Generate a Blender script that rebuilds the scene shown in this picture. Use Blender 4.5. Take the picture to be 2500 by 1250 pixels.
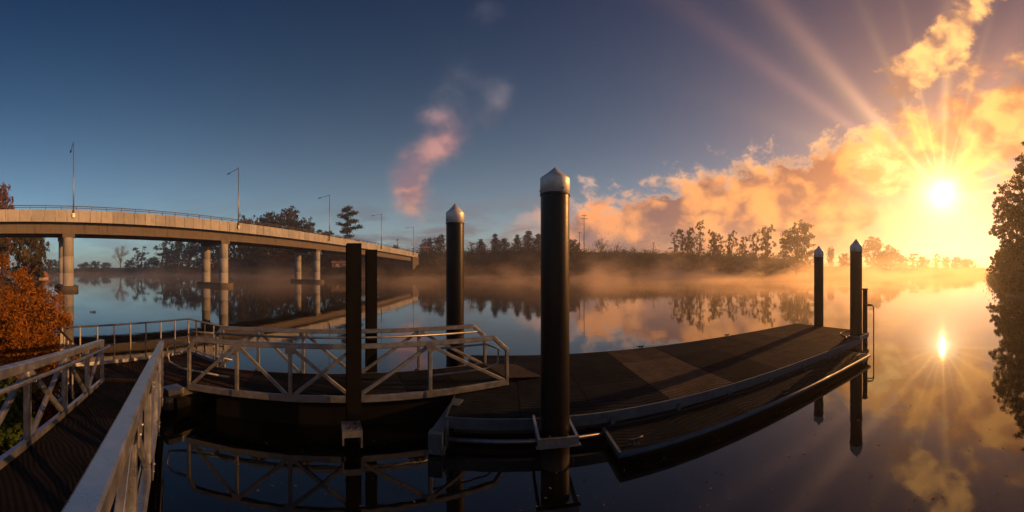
import bpy, math, random
import numpy as np
from mathutils import Vector, Matrix

# ------------------------------------------------------------------ set-up
for o in list(bpy.data.objects):
    bpy.data.objects.remove(o)
scene = bpy.context.scene
COL = scene.collection
rng = np.random.default_rng(7)
random.seed(7)
rad = math.radians

F = 796.0          # picture units per radian of azimuth (photograph is a 180 degree cylinder panorama)
HY = 658.0         # horizon row in the photograph
ZC = 3.6           # eye height above the water

# ------------------------------------------------------------------ camera
cd = bpy.data.cameras.new('camera')
cd.type = 'PANO'
cd.panorama_type = 'CENTRAL_CYLINDRICAL'
cd.central_cylindrical_range_u_min = -1250 / F
cd.central_cylindrical_range_u_max = 1250 / F
cd.central_cylindrical_range_v_min = -(1250 - HY) / F
cd.central_cylindrical_range_v_max = HY / F
cd.central_cylindrical_radius = 1.0
cd.clip_start = 0.02
cd.clip_end = 6000
cam = bpy.data.objects.new('camera', cd)
cam.location = (0, 0, ZC)
cam.rotation_euler = (rad(90), 0, 0)
COL.objects.link(cam)
scene.camera = cam

# ------------------------------------------------------------------ view
scene.view_settings.view_transform = 'Standard'
scene.view_settings.look = 'None'
scene.view_settings.gamma = 1.0
scene.view_settings.use_curve_mapping = False
scene.view_settings.exposure = 0.2
cy = scene.cycles
cy.use_denoising = True
cy.use_adaptive_sampling = True
cy.adaptive_threshold = 0.015
cy.max_bounces = 6
cy.diffuse_bounces = 2
cy.glossy_bounces = 3
cy.transmission_bounces = 3
cy.volume_bounces = 1
cy.transparent_max_bounces = 6
cy.sample_clamp_indirect = 4.0
cy.sample_clamp_direct = 0.0
cy.caustics_reflective = False
cy.caustics_refractive = False
cy.volume_max_steps = 128

# ------------------------------------------------------------------ sun
SUN_AZ = (2300 - 1250) / F
SUN_EL = math.atan((HY - 470) / F)
sund = Vector((math.sin(SUN_AZ) * math.cos(SUN_EL), math.cos(SUN_AZ) * math.cos(SUN_EL), math.sin(SUN_EL)))
sl = bpy.data.lights.new('sun', 'SUN')
sl.energy = 5.0
sl.angle = rad(0.6)
sl.color = (1.0, 0.42, 0.12)
sun = bpy.data.objects.new('sun', sl)
sun.rotation_euler = sund.to_track_quat('Z', 'Y').to_euler()
COL.objects.link(sun)


# ------------------------------------------------------------------ node expression helper
class X:
    """a socket with arithmetic"""
    nt = None

    def __init__(s, sock):
        s.s = sock

    def __add__(s, o): return m_('ADD', s, o)
    def __radd__(s, o): return m_('ADD', o, s)
    def __sub__(s, o): return m_('SUBTRACT', s, o)
    def __rsub__(s, o): return m_('SUBTRACT', o, s)
    def __mul__(s, o): return m_('MULTIPLY', s, o)
    def __rmul__(s, o): return m_('MULTIPLY', o, s)
    def __truediv__(s, o): return m_('DIVIDE', s, o)
    def __rtruediv__(s, o): return m_('DIVIDE', o, s)
    def __pow__(s, o): return m_('POWER', s, o)


def put(inp, v):
    if isinstance(v, X):
        X.nt.links.new(v.s, inp)
    elif isinstance(v, (int, float)):
        inp.default_value = v
    else:
        v = tuple(v)
        n = len(inp.default_value)
        inp.default_value = (v + (1.0,))[:n] if len(v) < n else v[:n]


def m_(op, a, b=None, c=None, clamp=False):
    n = X.nt.nodes.new('ShaderNodeMath')
    n.operation = op
    n.use_clamp = clamp
    put(n.inputs[0], a)
    if b is not None: put(n.inputs[1], b)
    if c is not None: put(n.inputs[2], c)
    return X(n.outputs[0])


def sstep(v, lo, hi):
    n = X.nt.nodes.new('ShaderNodeMapRange')
    n.interpolation_type = 'SMOOTHSTEP'
    put(n.inputs['Value'], v); put(n.inputs['From Min'], lo); put(n.inputs['From Max'], hi)
    n.inputs['To Min'].default_value = 0; n.inputs['To Max'].default_value = 1
    return X(n.outputs[0])


def lstep(v, lo, hi, a=0.0, b=1.0):
    n = X.nt.nodes.new('ShaderNodeMapRange')
    n.clamp = True
    put(n.inputs['Value'], v); put(n.inputs['From Min'], lo); put(n.inputs['From Max'], hi)
    n.inputs['To Min'].default_value = a; n.inputs['To Max'].default_value = b
    return X(n.outputs[0])


def vec(x, y, z=0.0):
    n = X.nt.nodes.new('ShaderNodeCombineXYZ')
    put(n.inputs[0], x); put(n.inputs[1], y); put(n.inputs[2], z)
    return X(n.outputs[0])


def sep(v):
    n = X.nt.nodes.new('ShaderNodeSeparateXYZ')
    put(n.inputs[0], v)
    return X(n.outputs[0]), X(n.outputs[1]), X(n.outputs[2])


def noise(v, scale=5.0, detail=4.0, rough=0.55, dist=0.0, color=False):
    n = X.nt.nodes.new('ShaderNodeTexNoise')
    if v is not None: put(n.inputs['Vector'], v)
    n.inputs['Scale'].default_value = scale
    n.inputs['Detail'].default_value = detail
    n.inputs['Roughness'].default_value = rough
    n.inputs['Distortion'].default_value = dist
    return X(n.outputs['Color' if color else 'Fac'])


def mix(f, a, b, mode='MIX'):
    n = X.nt.nodes.new('ShaderNodeMix')
    n.data_type = 'RGBA'; n.blend_type = mode; n.clamp_factor = True
    put(n.inputs[0], f); put(n.inputs[6], a); put(n.inputs[7], b)
    return X(n.outputs[2])


def vmath(op, a, b=None):
    n = X.nt.nodes.new('ShaderNodeVectorMath')
    n.operation = op
    put(n.inputs[0], a)
    if b is not None:
        if op == 'SCALE': put(n.inputs['Scale'], b)
        else: put(n.inputs[1], b)
    return X(n.outputs['Value' if op in ('DOT_PRODUCT', 'LENGTH') else 0])


def ramp(v, stops, interp='LINEAR'):
    n = X.nt.nodes.new('ShaderNodeValToRGB')
    n.color_ramp.interpolation = interp
    el = n.color_ramp.elements
    while len(el) < len(stops): el.new(0.5)
    for e, (p, c) in zip(el, stops):
        e.position = p
        e.color = tuple(c) + (1.0,) if len(c) == 3 else c
    put(n.inputs[0], v)
    return X(n.outputs[0])


def lin(r, g, b):
    """sRGB 0-255 to linear"""
    return tuple(((c / 255) / 12.92 if c / 255 <= 0.04045 else ((c / 255 + 0.055) / 1.055) ** 2.4) for c in (r, g, b))


# ------------------------------------------------------------------ world: Nishita sky, aureole, clouds
world = bpy.data.worlds.new('World')
scene.world = world
world.use_nodes = True
nt = world.node_tree
nt.nodes.clear()
X.nt = nt
sky = nt.nodes.new('ShaderNodeTexSky')
sky.sky_type = 'NISHITA'
sky.sun_disc = False
sky.sun_elevation = SUN_EL
sky.sun_rotation = SUN_AZ
sky.air_density = 1.0
sky.dust_density = 0.6
sky.ozone_density = 3.0
tc = nt.nodes.new('ShaderNodeTexCoord')
D = X(tc.outputs['Generated'])
dx, dy, dz = sep(D)
az = m_('ARCTAN2', dx, dy)
tt = dz / m_('SQRT', m_('MAXIMUM', dx * dx + dy * dy, 1e-5))
U = az * (F / 1000) + 1.25          # direction coordinates: bearing ...
V = m_('MINIMUM', tt, 3.0) * (F / 1000)      # ... and height over the horizon
cosg = vmath('DOT_PRODUCT', D, tuple(sund))
ang = m_('ARCCOSINE', m_('MINIMUM', cosg, 0.99999))     # angle from the sun, radians

nish = vmath('SCALE', X(sky.outputs[0]), 0.070)
nish = vmath('MULTIPLY', nish, (0.36, 0.74, 0.84))
nish = vmath('SCALE', nish, 1.0 - 0.75 * m_('EXPONENT', ang * -1.6))
# higher sky is deeper
hi = lstep(V, 0.05, 0.70)
base = mix(hi, nish, vmath('MULTIPLY', nish, (0.26, 0.44, 0.60)))
g_wide = m_('EXPONENT', ang * -3.8)
# pale band low on the side away from the sun
low = m_('EXPONENT', m_('ABSOLUTE', V) * -6.5)
base = vmath('ADD', base, vmath('SCALE', vec(0.33, 0.335, 0.29), low * (1.0 - 0.7 * g_wide)))

# aureole round the sun (forward scattered light in the morning air)
g_mid = m_('EXPONENT', ang * -8.0)
g_in = m_('EXPONENT', ang * -20.0)
g_core = m_('EXPONENT', (ang / 0.040) ** 2.0 * -1.0)
lowb = 0.03 + 0.97 * m_('EXPONENT', m_('MAXIMUM', V, 0.0) * -3.8)
glow = vmath('SCALE', vec(0.95, 0.30, 0.075), g_wide * lowb)
glow = vmath('ADD', glow, vmath('SCALE', vec(0.85, 0.27, 0.02), g_mid))
glow = vmath('ADD', glow, vmath('SCALE', vec(0.9, 0.62, 0.05), g_in))
glow = vmath('ADD', glow, vmath('SCALE', vec(1.2, 1.0, 0.40), m_('EXPONENT', ang * -22.0)))
glow = vmath('ADD', glow, vmath('SCALE', vec(3.0, 2.9, 2.4), m_('EXPONENT', ang / -0.028)))
glow = vmath('ADD', glow, vmath('SCALE', vec(0.16, 0.065, 0.030), m_('EXPONENT', (((U - 2.45) / 0.46) ** 2.0 + ((V - 0.34) / 0.34) ** 2.0) * -1.0)))
# shafts of light between the clouds
phi = m_('ARCTAN2', V - 0.188, U - 2.300)
def shaft(c, w):
    return m_('EXPONENT', ((phi - c) / w) ** 2.0 * -1.0)
sh = shaft(2.30, 0.050) + 0.75 * shaft(2.52, 0.045) + 0.45 * shaft(0.72, 0.10) + 0.45 * shaft(1.15, 0.08) + 0.35 * shaft(1.55, 0.05)
glow = vmath('ADD', glow, vmath('SCALE', vec(0.75, 0.33, 0.18), sh * m_('EXPONENT', ang * -3.6) * lstep(ang, 0.02, 0.2)))
sh2 = (shaft(2.33, 0.07) + 0.8 * shaft(1.98, 0.035) + 0.55 * shaft(1.78, 0.022) + shaft(1.53, 0.045) + 0.55 * shaft(1.30, 0.022) + 0.9 * shaft(1.02, 0.065) + 0.8 * shaft(0.62, 0.06)
       + 0.6 * shaft(0.30, 0.035) + 0.7 * shaft(2.75, 0.05) + 0.7 * shaft(0.03, 0.035) + 0.6 * shaft(3.05, 0.03))
glow = vmath('ADD', glow, vmath('SCALE', vec(1.2, 0.78, 0.19), sh2 * m_('EXPONENT', ang * -7.0) * lstep(ang, 0.005, 0.05)))
air = vmath('ADD', base, glow)

# clouds -------------------------------------------------------------------------------------
def blob(cu, cv, su, sv, rot=0.0):
    c, s = math.cos(rot), math.sin(rot)
    a = U - cu; b = V - cv
    p = (a * c + b * s) / su; q = (b * c - a * s) / sv
    return m_('EXPONENT', (p * p + q * q) * -1.0)

wv = vec(U, V * 1.25, 3.1)
warp = vmath('SCALE', vmath('SUBTRACT', noise(wv, 5.0, 3.0, 0.5, color=True), (0.5, 0.5, 0.5)), 0.09)
cv = vmath('ADD', wv, warp)
n1 = noise(cv, 10.0, 8.0, 0.64)
n2 = noise(vec(U * 1.0, V * 3.4, 9.7), 7.0, 6.0, 0.58, 0.4)
fn = (n1 - 0.5) * 2.0
nl = noise(cv, 7.0, 4.0, 0.52); nls = noise(vmath('ADD', cv, (0.034, 0.022, 0.0)), 7.0, 2.5, 0.5)
lit = sstep(nl - nls + (n1 - 0.5) * 0.40, -0.10, 0.13)

# cumulus bank from the middle of the picture towards the sun
top = 0.145 + 0.245 * (U - 1.25)
edge = (top - V) / 0.10
win = sstep(U, 1.20, 1.42) * (1.0 - sstep(U, 2.02, 2.40) * 0.75)
d_bank = sstep(m_('MINIMUM', edge, 1.3) * 0.55 + fn * 1.05, -0.04, 0.36) * win
d_bank = d_bank * sstep(V, -0.01, 0.03)
# lone wisps, pink
pb = (0.85 * blob(1.005, 0.19, 0.050, 0.085, 0.1) + 0.80 * blob(1.070, 0.295, 0.075, 0.036, 0.45) + 0.50 * blob(1.055, 0.375, 0.035, 0.022)
      + 0.46 * blob(1.22, 0.42, 0.038, 0.060, -0.5) + 0.34 * blob(1.11, 0.42, 0.09, 0.14, -0.3) + 0.34 * blob(1.19, 0.63, 0.06, 0.035))
d_pink = sstep(pb + fn * 0.55 * m_('MINIMUM', pb * 2.0, 1.0), 0.12, 1.05)
# torn cloud above the sun
tb_ = blob(2.31, 0.555, 0.235, 0.060, 0.86) + 0.60 * blob(2.19, 0.47, 0.085, 0.050, 0.2)
d_torn = sstep(tb_ + fn * 1.5 * m_('MINIMUM', tb_ * 1.6, 1.0), 0.34, 0.80)
# veil right of the sun
vb_ = blob(2.42, 0.34, 0.22, 0.15, 0.75) + 0.55 * blob(2.17, 0.30, 0.13, 0.09, 0.6)
d_veil = sstep(vb_ + fn * 1.0 * m_('MINIMUM', vb_ * 1.8, 1.0), 0.28, 0.85) * 0.85
# dark cloud low, left of the sun
db_ = blob(2.075, 0.118, 0.075, 0.030, 0.25) + 0.75 * blob(1.98, 0.095, 0.06, 0.020, 0.1)
d_dark = sstep(db_ + fn * 0.5 * m_('MINIMUM', db_ * 2.0, 1.0), 0.30, 0.55)
d_rim = sstep(blob(2.15, 0.24, 0.075, 0.075, 0.9) + fn * 0.5, 0.38, 0.75)
# grey streaks low over the far bank
d_grey = sstep(n2, 0.42, 0.62) * m_('EXPONENT', ((V - 0.070) / 0.085) ** 2.0 * -1.0) * (1.0 - sstep(U, 1.45, 1.75)) * (0.45 + 0.55 * sstep(U, 0.66, 0.92))

near = m_('EXPONENT', ang * -2.6)
c_lit = mix(lstep(ang, 0.15, 1.35), vec(1.20, 0.46, 0.08), vec(0.99, 0.36, 0.15))
c_shd = mix(lstep(ang, 0.12, 1.15), vec(0.44, 0.135, 0.050), vec(0.16, 0.105, 0.115))
c_bank = mix(lit, c_shd, c_lit)
c_bank = mix(sstep(edge, 0.55, -0.25) * 0.7, c_bank, mix(lstep(ang, 0.2, 1.2), vec(1.2, 0.72, 0.36), vec(0.74, 0.50, 0.44)))
rim = d_bank * (1.0 - d_bank) * 4.0
c_bank = mix(rim * 0.45, c_bank, mix(lstep(ang, 0.2, 1.2), vec(1.35, 0.72, 0.26), vec(0.95, 0.58, 0.42)))
# layered streaks low in the bank
c_bank = mix(sstep(n2, 0.44, 0.60) * sstep(V, 0.13, 0.06) * 0.55, c_bank, mix(lstep(ang, 0.3, 1.2), vec(0.85, 0.36, 0.13), vec(0.42, 0.27, 0.24)))
c_pink = mix(lit, vec(0.27, 0.16, 0.19), mix(lstep(V, 0.14, 0.30), vec(0.82, 0.33, 0.18), vec(0.58, 0.28, 0.25)))
out = air
out = mix(d_grey * 0.85, out, mix(lstep(U, 0.8, 1.4), vec(0.125, 0.14, 0.17), vec(0.20, 0.15, 0.16)))
out = mix(d_bank * 0.92, out, vmath('ADD', c_bank, vmath('SCALE', glow, 0.16)))
out = mix(d_pink * 0.90, out, mix(lstep(V, 0.33, 0.42), c_pink, vec(0.22, 0.20, 0.24)))
out = mix(d_veil, out, vmath('ADD', mix(lit, vec(0.50, 0.17, 0.06), vec(1.25, 0.55, 0.13)), vmath('SCALE', glow, 0.5)))
out = mix(d_torn * 0.95, out, mix(lit, vec(0.36, 0.185, 0.13), vec(1.45, 0.70, 0.22)))
out = mix(d_rim * 0.65, out, mix(lit, vec(0.95, 0.42, 0.10), vec(1.6, 1.0, 0.35)))
out = mix(d_dark * 0.9, out, mix(lit, vec(0.42, 0.165, 0.075), vec(0.95, 0.45, 0.15)))
bg = nt.nodes.new('ShaderNodeBackground')
nt.links.new(out.s, bg.inputs['Color'])
bg.inputs['Strength'].default_value = 1.0
wo = nt.nodes.new('ShaderNodeOutputWorld')
nt.links.new(bg.outputs[0], wo.inputs['Surface'])
world.cycles.sampling_method = 'MANUAL'
world.cycles.sample_map_resolution = 1024


# ------------------------------------------------------------------ geometry helpers
def azi(px): return (px - 1250.0) / F
def at(px, dist): a = azi(px); return Vector((dist * math.sin(a), dist * math.cos(a), 0))
def zat(py, dist): return ZC + (HY - py) * dist / F
def on(px, py, z):
    d = (ZC - z) * F / (py - HY)
    p = at(px, d); p.z = z
    return p


class MB:
    def __init__(s): s.v = []; s.f = []; s.sm = []

    def add(s, vs, fs, smooth=False):
        b = len(s.v)
        s.v.extend([tuple(v) for v in vs])
        s.f.extend([tuple(b + i for i in f) for f in fs])
        s.sm.extend([smooth] * len(fs))
        return s

    def hexa(s, p):   # p: 8 points, bottom 4 ccw then top 4
        return s.add(p, [(3, 2, 1, 0), (4, 5, 6, 7), (0, 1, 5, 4), (1, 2, 6, 5), (2, 3, 7, 6), (3, 0, 4, 7)])

    def box(s, lo, hi):
        x0, y0, z0 = lo; x1, y1, z1 = hi
        return s.hexa([(x0, y0, z0), (x1, y0, z0), (x1, y1, z0), (x0, y1, z0), (x0, y0, z1), (x1, y0, z1), (x1, y1, z1), (x0, y1, z1)])

    def obox(s, o, ax, ay, az_, lo, hi):
        o = Vector(o); P = []
        for z in (lo[2], hi[2]):
            for x, y in ((lo[0], lo[1]), (hi[0], lo[1]), (hi[0], hi[1]), (lo[0], hi[1])):
                P.append(o + ax * x + ay * y + az_ * z)
        return s.hexa(P)

    def beam(s, p0, p1, w, h, up=Vector((0, 0, 1)), bev=0.0):
        """box section from p0 to p1, w sideways, h along up; bevelled edges when bev"""
        p0 = Vector(p0); p1 = Vector(p1); d = (p1 - p0).normalized()
        sx = d.cross(up)
        if sx.length < 1e-4: sx = d.cross(Vector((1, 0, 0)))
        sx.normalize(); sy = sx.cross(d).normalized()
        if bev <= 0:
            sec = [(-w / 2, -h / 2), (w / 2, -h / 2), (w / 2, h / 2), (-w / 2, h / 2)]
        else:
            a, b, c = w / 2, h / 2, bev
            sec = [(-a + c, -b), (a - c, -b), (a, -b + c), (a, b - c), (a - c, b), (-a + c, b), (-a, b - c), (-a, -b + c)]
        n = len(sec)
        vs = [p0 + sx * x + sy * y for x, y in sec] + [p1 + sx * x + sy * y for x, y in sec]
        fs = [(i, (i + 1) % n, n + (i + 1) % n, n + i) for i in range(n)] + [tuple(range(n - 1, -1, -1)), tuple(range(n, 2 * n))]
        return s.add(vs, fs)

    def tube(s, pts, r, n=10, caps=True):
        """round tube along a polyline; r number or list"""
        pts = [Vector(p) for p in pts]
        rs = r if isinstance(r, (list, tuple)) else [r] * len(pts)
        vs = []; prev = None
        for i, p in enumerate(pts):
            d = (pts[min(i + 1, len(pts) - 1)] - pts[max(i - 1, 0)]).normalized()
            if prev is None:
                prev = d.orthogonal().normalized()
            else:
                prev = (prev - d * prev.dot(d))
                prev = prev.normalized() if prev.length > 1e-5 else d.orthogonal().normalized()
            q = d.cross(prev)
            for k in range(n):
                a = 2 * math.pi * k / n
                vs.append(p + (prev * math.cos(a) + q * math.sin(a)) * rs[i])
        fs = []
        for i in range(len(pts) - 1):
            for k in range(n):
                a = i * n + k; b = i * n + (k + 1) % n
                fs.append((a, b, b + n, a + n))
        s.add(vs, fs, True)
        if caps:
            m = len(s.v) - len(vs)
            s.f.append(tuple(range(m + n - 1, m - 1, -1))); s.sm.append(False)
            e = len(s.v) - n
            s.f.append(tuple(range(e, e + n))); s.sm.append(False)
        return s

    def lathe(s, c, prof, n=32):
        """profile (r,z) turned about the vertical at c"""
        c = Vector(c); vs = []
        for r, z in prof:
            for k in range(n):
                a = 2 * math.pi * k / n
                vs.append(c + Vector((r * math.cos(a), r * math.sin(a), z)))
        fs = []
        for i in range(len(prof) - 1):
            for k in range(n):
                a = i * n + k; b = i * n + (k + 1) % n
                fs.append((a, b, b + n, a + n))
        return s.add(vs, fs, True)

    def mesh(s, name, org=(0, 0, 0)):
        me = bpy.data.meshes.new(name)
        o = Vector(org)
        me.from_pydata([(v[0] - o.x, v[1] - o.y, v[2] - o.z) for v in s.v], [], s.f)
        me.polygons.foreach_set('use_smooth', s.sm)
        me.update()
        return me

    def build(s, name, mat, parent=None, org=None):
        if org is None:
            org = Vector((0, 0, 0))
            q = parent
            while q is not None:
                org = org + Vector(q.location); q = q.parent
        o = bpy.data.objects.new(name, s.mesh(name, org))
        if mat is not None: o.data.materials.append(mat)
        COL.objects.link(o)
        o.parent = parent
        return o


def tag(o, label=None, cat=None, group=None, kind=None):
    if label: o['label'] = label
    if cat: o['category'] = cat
    if group: o['group'] = group
    if kind: o['kind'] = kind
    return o


def thing(name, loc, label, cat, group=None, rz=0.0):
    o = bpy.data.objects.new(name, None)
    o.empty_display_size = 0.2
    o.location = loc
    o.rotation_euler = (0, 0, rz)
    COL.objects.link(o)
    return tag(o, label, cat, group)


def piece(name, me, mat, parent, loc=(0, 0, 0), rot=(0, 0, 0), scale=(1, 1, 1)):
    """object sharing mesh data"""
    if mat is not None and not me.materials: me.materials.append(mat)
    o = bpy.data.objects.new(name, me)
    o.location = loc; o.rotation_euler = rot; o.scale = scale
    COL.objects.link(o)
    o.parent = parent
    return o


def copy_tree(o, parent=None):
    c = o.copy(); COL.objects.link(c); c.parent = parent
    for ch in list(o.children): copy_tree(ch, c)
    return c


# ------------------------------------------------------------------ materials
MATS = {}


def material(name):
    m = bpy.data.materials.new(name)
    m.use_nodes = True
    X.nt = m.node_tree
    b = m.node_tree.nodes['Principled BSDF']
    MATS[name] = m
    return m, b


def objco():
    n = X.nt.nodes.new('ShaderNodeTexCoord'); return X(n.outputs['Object'])


def geopos():
    n = X.nt.nodes.new('ShaderNodeNewGeometry'); return X(n.outputs['Position'])


def orand():
    n = X.nt.nodes.new('ShaderNodeObjectInfo'); return X(n.outputs['Random'])


def bump(b, h, strength=0.3, dist=0.02):
    n = X.nt.nodes.new('ShaderNodeBump')
    put(n.inputs['Height'], h)
    n.inputs['Strength'].default_value = strength
    n.inputs['Distance'].default_value = dist
    X.nt.links.new(n.outputs[0], b.inputs['Normal'])


# galvanised steel / aluminium of gangways and rails
def metal(name, col, rough=0.45, metallic=0.65, spots=0.35):
    m, b = material(name)
    p = geopos()
    n = noise(p, 6.0, 5.0, 0.6)
    f = noise(p, 45.0, 3.0, 0.7)
    c = mix(lstep(n, 0.35, 0.7), tuple(x * 0.72 for x in col), tuple(min(1, x * 1.12) for x in col))
    c = mix(sstep(f, 0.62, 0.72) * spots, c, tuple(x * 0.25 for x in col))
    put(b.inputs['Base Color'], c)
    put(b.inputs['Roughness'], lstep(n, 0.3, 0.7, rough - 0.08, rough + 0.15))
    b.inputs['Metallic'].default_value = metallic
    bump(b, f + n, 0.08, 0.01)
    return m


galv = metal('galvanised_steel', (0.24, 0.265, 0.30), 0.40, 0.7, 0.5)
bridge_rail = metal('weathered_rail', (0.07, 0.065, 0.06), 0.6, 0.3, 0.3)
alu = metal('aluminium_tube', (0.46, 0.51, 0.58), 0.34, 0.85, 0.7)
fascia_m = metal('painted_fascia', (0.085, 0.125, 0.165), 0.5, 0.15, 0.4)
cap_m = metal('pile_cap_paint', (0.62, 0.64, 0.68), 0.42, 0.25, 0.15)
blacksteel = metal('black_steel', (0.006, 0.006, 0.006), 0.50, 0.0, 0.3)
blacksteel.node_tree.nodes['Principled BSDF'].inputs['Specular IOR Level'].default_value = 0.10
darkmetal = metal('dark_metal', (0.05, 0.05, 0.055), 0.5, 0.4, 0.2)

m, b = material('black_pile_sleeve'); pile_m = m
p = geopos(); px_, py_, pz_ = sep(p)
n = noise(vec(px_ * 3, py_ * 3, pz_ * 0.6), 3.0, 5.0, 0.6)
sc = noise(p, 26.0, 4.0, 0.65)
c = mix(lstep(n, 0.3, 0.7), (0.004, 0.004, 0.004), (0.009, 0.008, 0.008))
c = mix(sstep(sc, 0.66, 0.74) * 0.5, c, (0.10, 0.09, 0.08))
stn = noise(vec(px_ * 9, py_ * 9, pz_ * 0.35), 1.0, 5.0, 0.65)
c = mix(sstep(stn, 0.60, 0.74) * 0.45, c, (0.050, 0.045, 0.040))
c = mix(sstep(pz_ + (n - 0.5) * 0.35, 0.42, 0.05), c, (0.050, 0.042, 0.028))     # tide wet scum line
put(b.inputs['Base Color'], c)
put(b.inputs['Roughness'], lstep(sc, 0.3, 0.7, 0.30, 0.45))
b.inputs['Specular IOR Level'].default_value = 0.28
bump(b, sc, 0.15, 0.01)


# perforated deck mats
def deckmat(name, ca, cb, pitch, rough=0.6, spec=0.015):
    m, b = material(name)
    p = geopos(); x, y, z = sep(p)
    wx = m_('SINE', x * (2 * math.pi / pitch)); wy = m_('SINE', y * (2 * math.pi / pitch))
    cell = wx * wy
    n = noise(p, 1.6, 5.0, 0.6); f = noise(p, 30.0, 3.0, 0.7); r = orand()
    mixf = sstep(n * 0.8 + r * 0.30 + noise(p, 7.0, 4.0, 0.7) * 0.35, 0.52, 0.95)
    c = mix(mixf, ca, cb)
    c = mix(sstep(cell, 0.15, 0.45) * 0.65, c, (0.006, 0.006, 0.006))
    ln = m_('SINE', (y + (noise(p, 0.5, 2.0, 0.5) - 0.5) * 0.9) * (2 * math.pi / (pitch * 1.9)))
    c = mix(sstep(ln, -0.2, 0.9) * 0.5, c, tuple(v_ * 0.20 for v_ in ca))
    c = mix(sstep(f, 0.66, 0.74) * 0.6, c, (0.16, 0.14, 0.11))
    put(b.inputs['Base Color'], c)
    put(b.inputs['Roughness'], lstep(n, 0.3, 0.7, rough - 0.12, rough + 0.12))
    b.inputs['Specular IOR Level'].default_value = spec
    bump(b, cell * -0.4 - ln * 0.8 + f * 0.5, 1.0, 0.012)
    return m


deck_dark = deckmat('deck_grating_shaded', (0.008, 0.012, 0.018), (0.026, 0.034, 0.046), 0.07, 0.8)  # bluish dark panel tone with the deck's shade put into the colour
deck_lit = deckmat('deck_grating_lit', (0.056, 0.050, 0.045), (0.120, 0.106, 0.092), 0.07, 0.85)  # paler brown panel tone with the warm sunlight put into the colour
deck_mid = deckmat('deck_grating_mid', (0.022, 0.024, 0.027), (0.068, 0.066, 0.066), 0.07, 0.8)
deck_brown = deckmat('landing_grating', (0.036, 0.025, 0.020), (0.068, 0.045, 0.036), 0.05, 0.65)
gang_deck = deckmat('gangway_grating', (0.012, 0.013, 0.016), (0.032, 0.033, 0.037), 0.035, 0.6)


def concrete(name, ca, cb, streak=0.5):
    m, b = material(name)
    p = geopos(); x, y, z = sep(p)
    n = noise(p, 0.7, 6.0, 0.6); st = noise(vec(x * 2.2, y * 2.2, z * 0.18), 1.2, 5.0, 0.65); f = noise(p, 9.0, 4.0, 0.6)
    r = orand()
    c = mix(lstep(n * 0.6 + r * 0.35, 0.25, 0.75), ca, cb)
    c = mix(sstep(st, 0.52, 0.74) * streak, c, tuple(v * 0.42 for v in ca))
    put(b.inputs['Base Color'], c)
    b.inputs['Roughness'].default_value = 0.85
    bump(b, f + n, 0.25, 0.03)
    return m


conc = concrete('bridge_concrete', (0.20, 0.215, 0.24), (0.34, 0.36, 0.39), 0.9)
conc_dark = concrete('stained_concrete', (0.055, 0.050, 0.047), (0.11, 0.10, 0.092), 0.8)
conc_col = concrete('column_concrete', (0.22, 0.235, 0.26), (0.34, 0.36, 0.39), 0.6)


def leafmat(name, ca, cb, trans=0.35):
    m = bpy.data.materials.new(name); m.use_nodes = True; X.nt = m.node_tree
    m.node_tree.nodes.clear(); MATS[name] = m
    g = X.nt.nodes.new('ShaderNodeNewGeometry')
    ri = X(g.outputs['Random Per Island'])
    n = noise(X(g.outputs['Position']), 0.35, 3.0, 0.5)
    c = mix(lstep(ri * 0.6 + n * 0.6, 0.25, 0.95), ca, cb)
    d = X.nt.nodes.new('ShaderNodeBsdfDiffuse'); put(d.inputs[0], c)
    t = X.nt.nodes.new('ShaderNodeBsdfTranslucent'); put(t.inputs[0], c)
    mx = X.nt.nodes.new('ShaderNodeMixShader'); mx.inputs[0].default_value = trans
    X.nt.links.new(d.outputs[0], mx.inputs[1]); X.nt.links.new(t.outputs[0], mx.inputs[2])
    o = X.nt.nodes.new('ShaderNodeOutputMaterial'); X.nt.links.new(mx.outputs[0], o.inputs[0])
    return m


leaf_dark = leafmat('leaf_dark_green', (0.030, 0.040, 0.016), (0.062, 0.068, 0.028))
leaf_olive = leafmat('leaf_olive', (0.050, 0.050, 0.020), (0.10, 0.085, 0.034))
leaf_conifer = leafmat('needle_green', (0.022, 0.034, 0.018), (0.045, 0.058, 0.028), 0.15)
leaf_russet = leafmat('leaf_russet', (0.085, 0.048, 0.020), (0.19, 0.095, 0.036))
leaf_orange = leafmat('leaf_orange', (0.095, 0.046, 0.012), (0.40, 0.175, 0.036))
leaf_green = leafmat('leaf_fresh_green', (0.030, 0.062, 0.014), (0.075, 0.115, 0.030))
grass_m = leafmat('dry_grass', (0.16, 0.11, 0.05), (0.27, 0.19, 0.09))
twig_m = leafmat('twig_brown', (0.10, 0.055, 0.032), (0.17, 0.095, 0.055), 0.0)
m, b = material('bark'); bark = m
n = noise(geopos(), 3.0, 5.0, 0.65)
put(b.inputs['Base Color'], mix(n, (0.045, 0.034, 0.026), (0.14, 0.105, 0.08)))
b.inputs['Roughness'].default_value = 0.9
m, b = material('pole_timber'); timber = m
put(b.inputs['Base Color'], mix(noise(geopos(), 4.0), (0.06, 0.045, 0.035), (0.12, 0.09, 0.07)))
b.inputs['Roughness'].default_value = 0.9
m, b = material('roof_tile'); rooft = m
put(b.inputs['Base Color'], mix(noise(geopos(), 5.0), (0.22, 0.085, 0.05), (0.32, 0.14, 0.08)))
b.inputs['Roughness'].default_value = 0.8
m, b = material('cream_render'); cream = m
put(b.inputs['Base Color'], mix(noise(geopos(), 2.0), (0.42, 0.34, 0.25), (0.55, 0.46, 0.34)))
b.inputs['Roughness'].default_value = 0.85
m, b = material('window_glass'); glassm = m
b.inputs['Base Color'].default_value = (0.02, 0.025, 0.03, 1); b.inputs['Roughness'].default_value = 0.08
m, b = material('feathers'); feather = m
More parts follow.
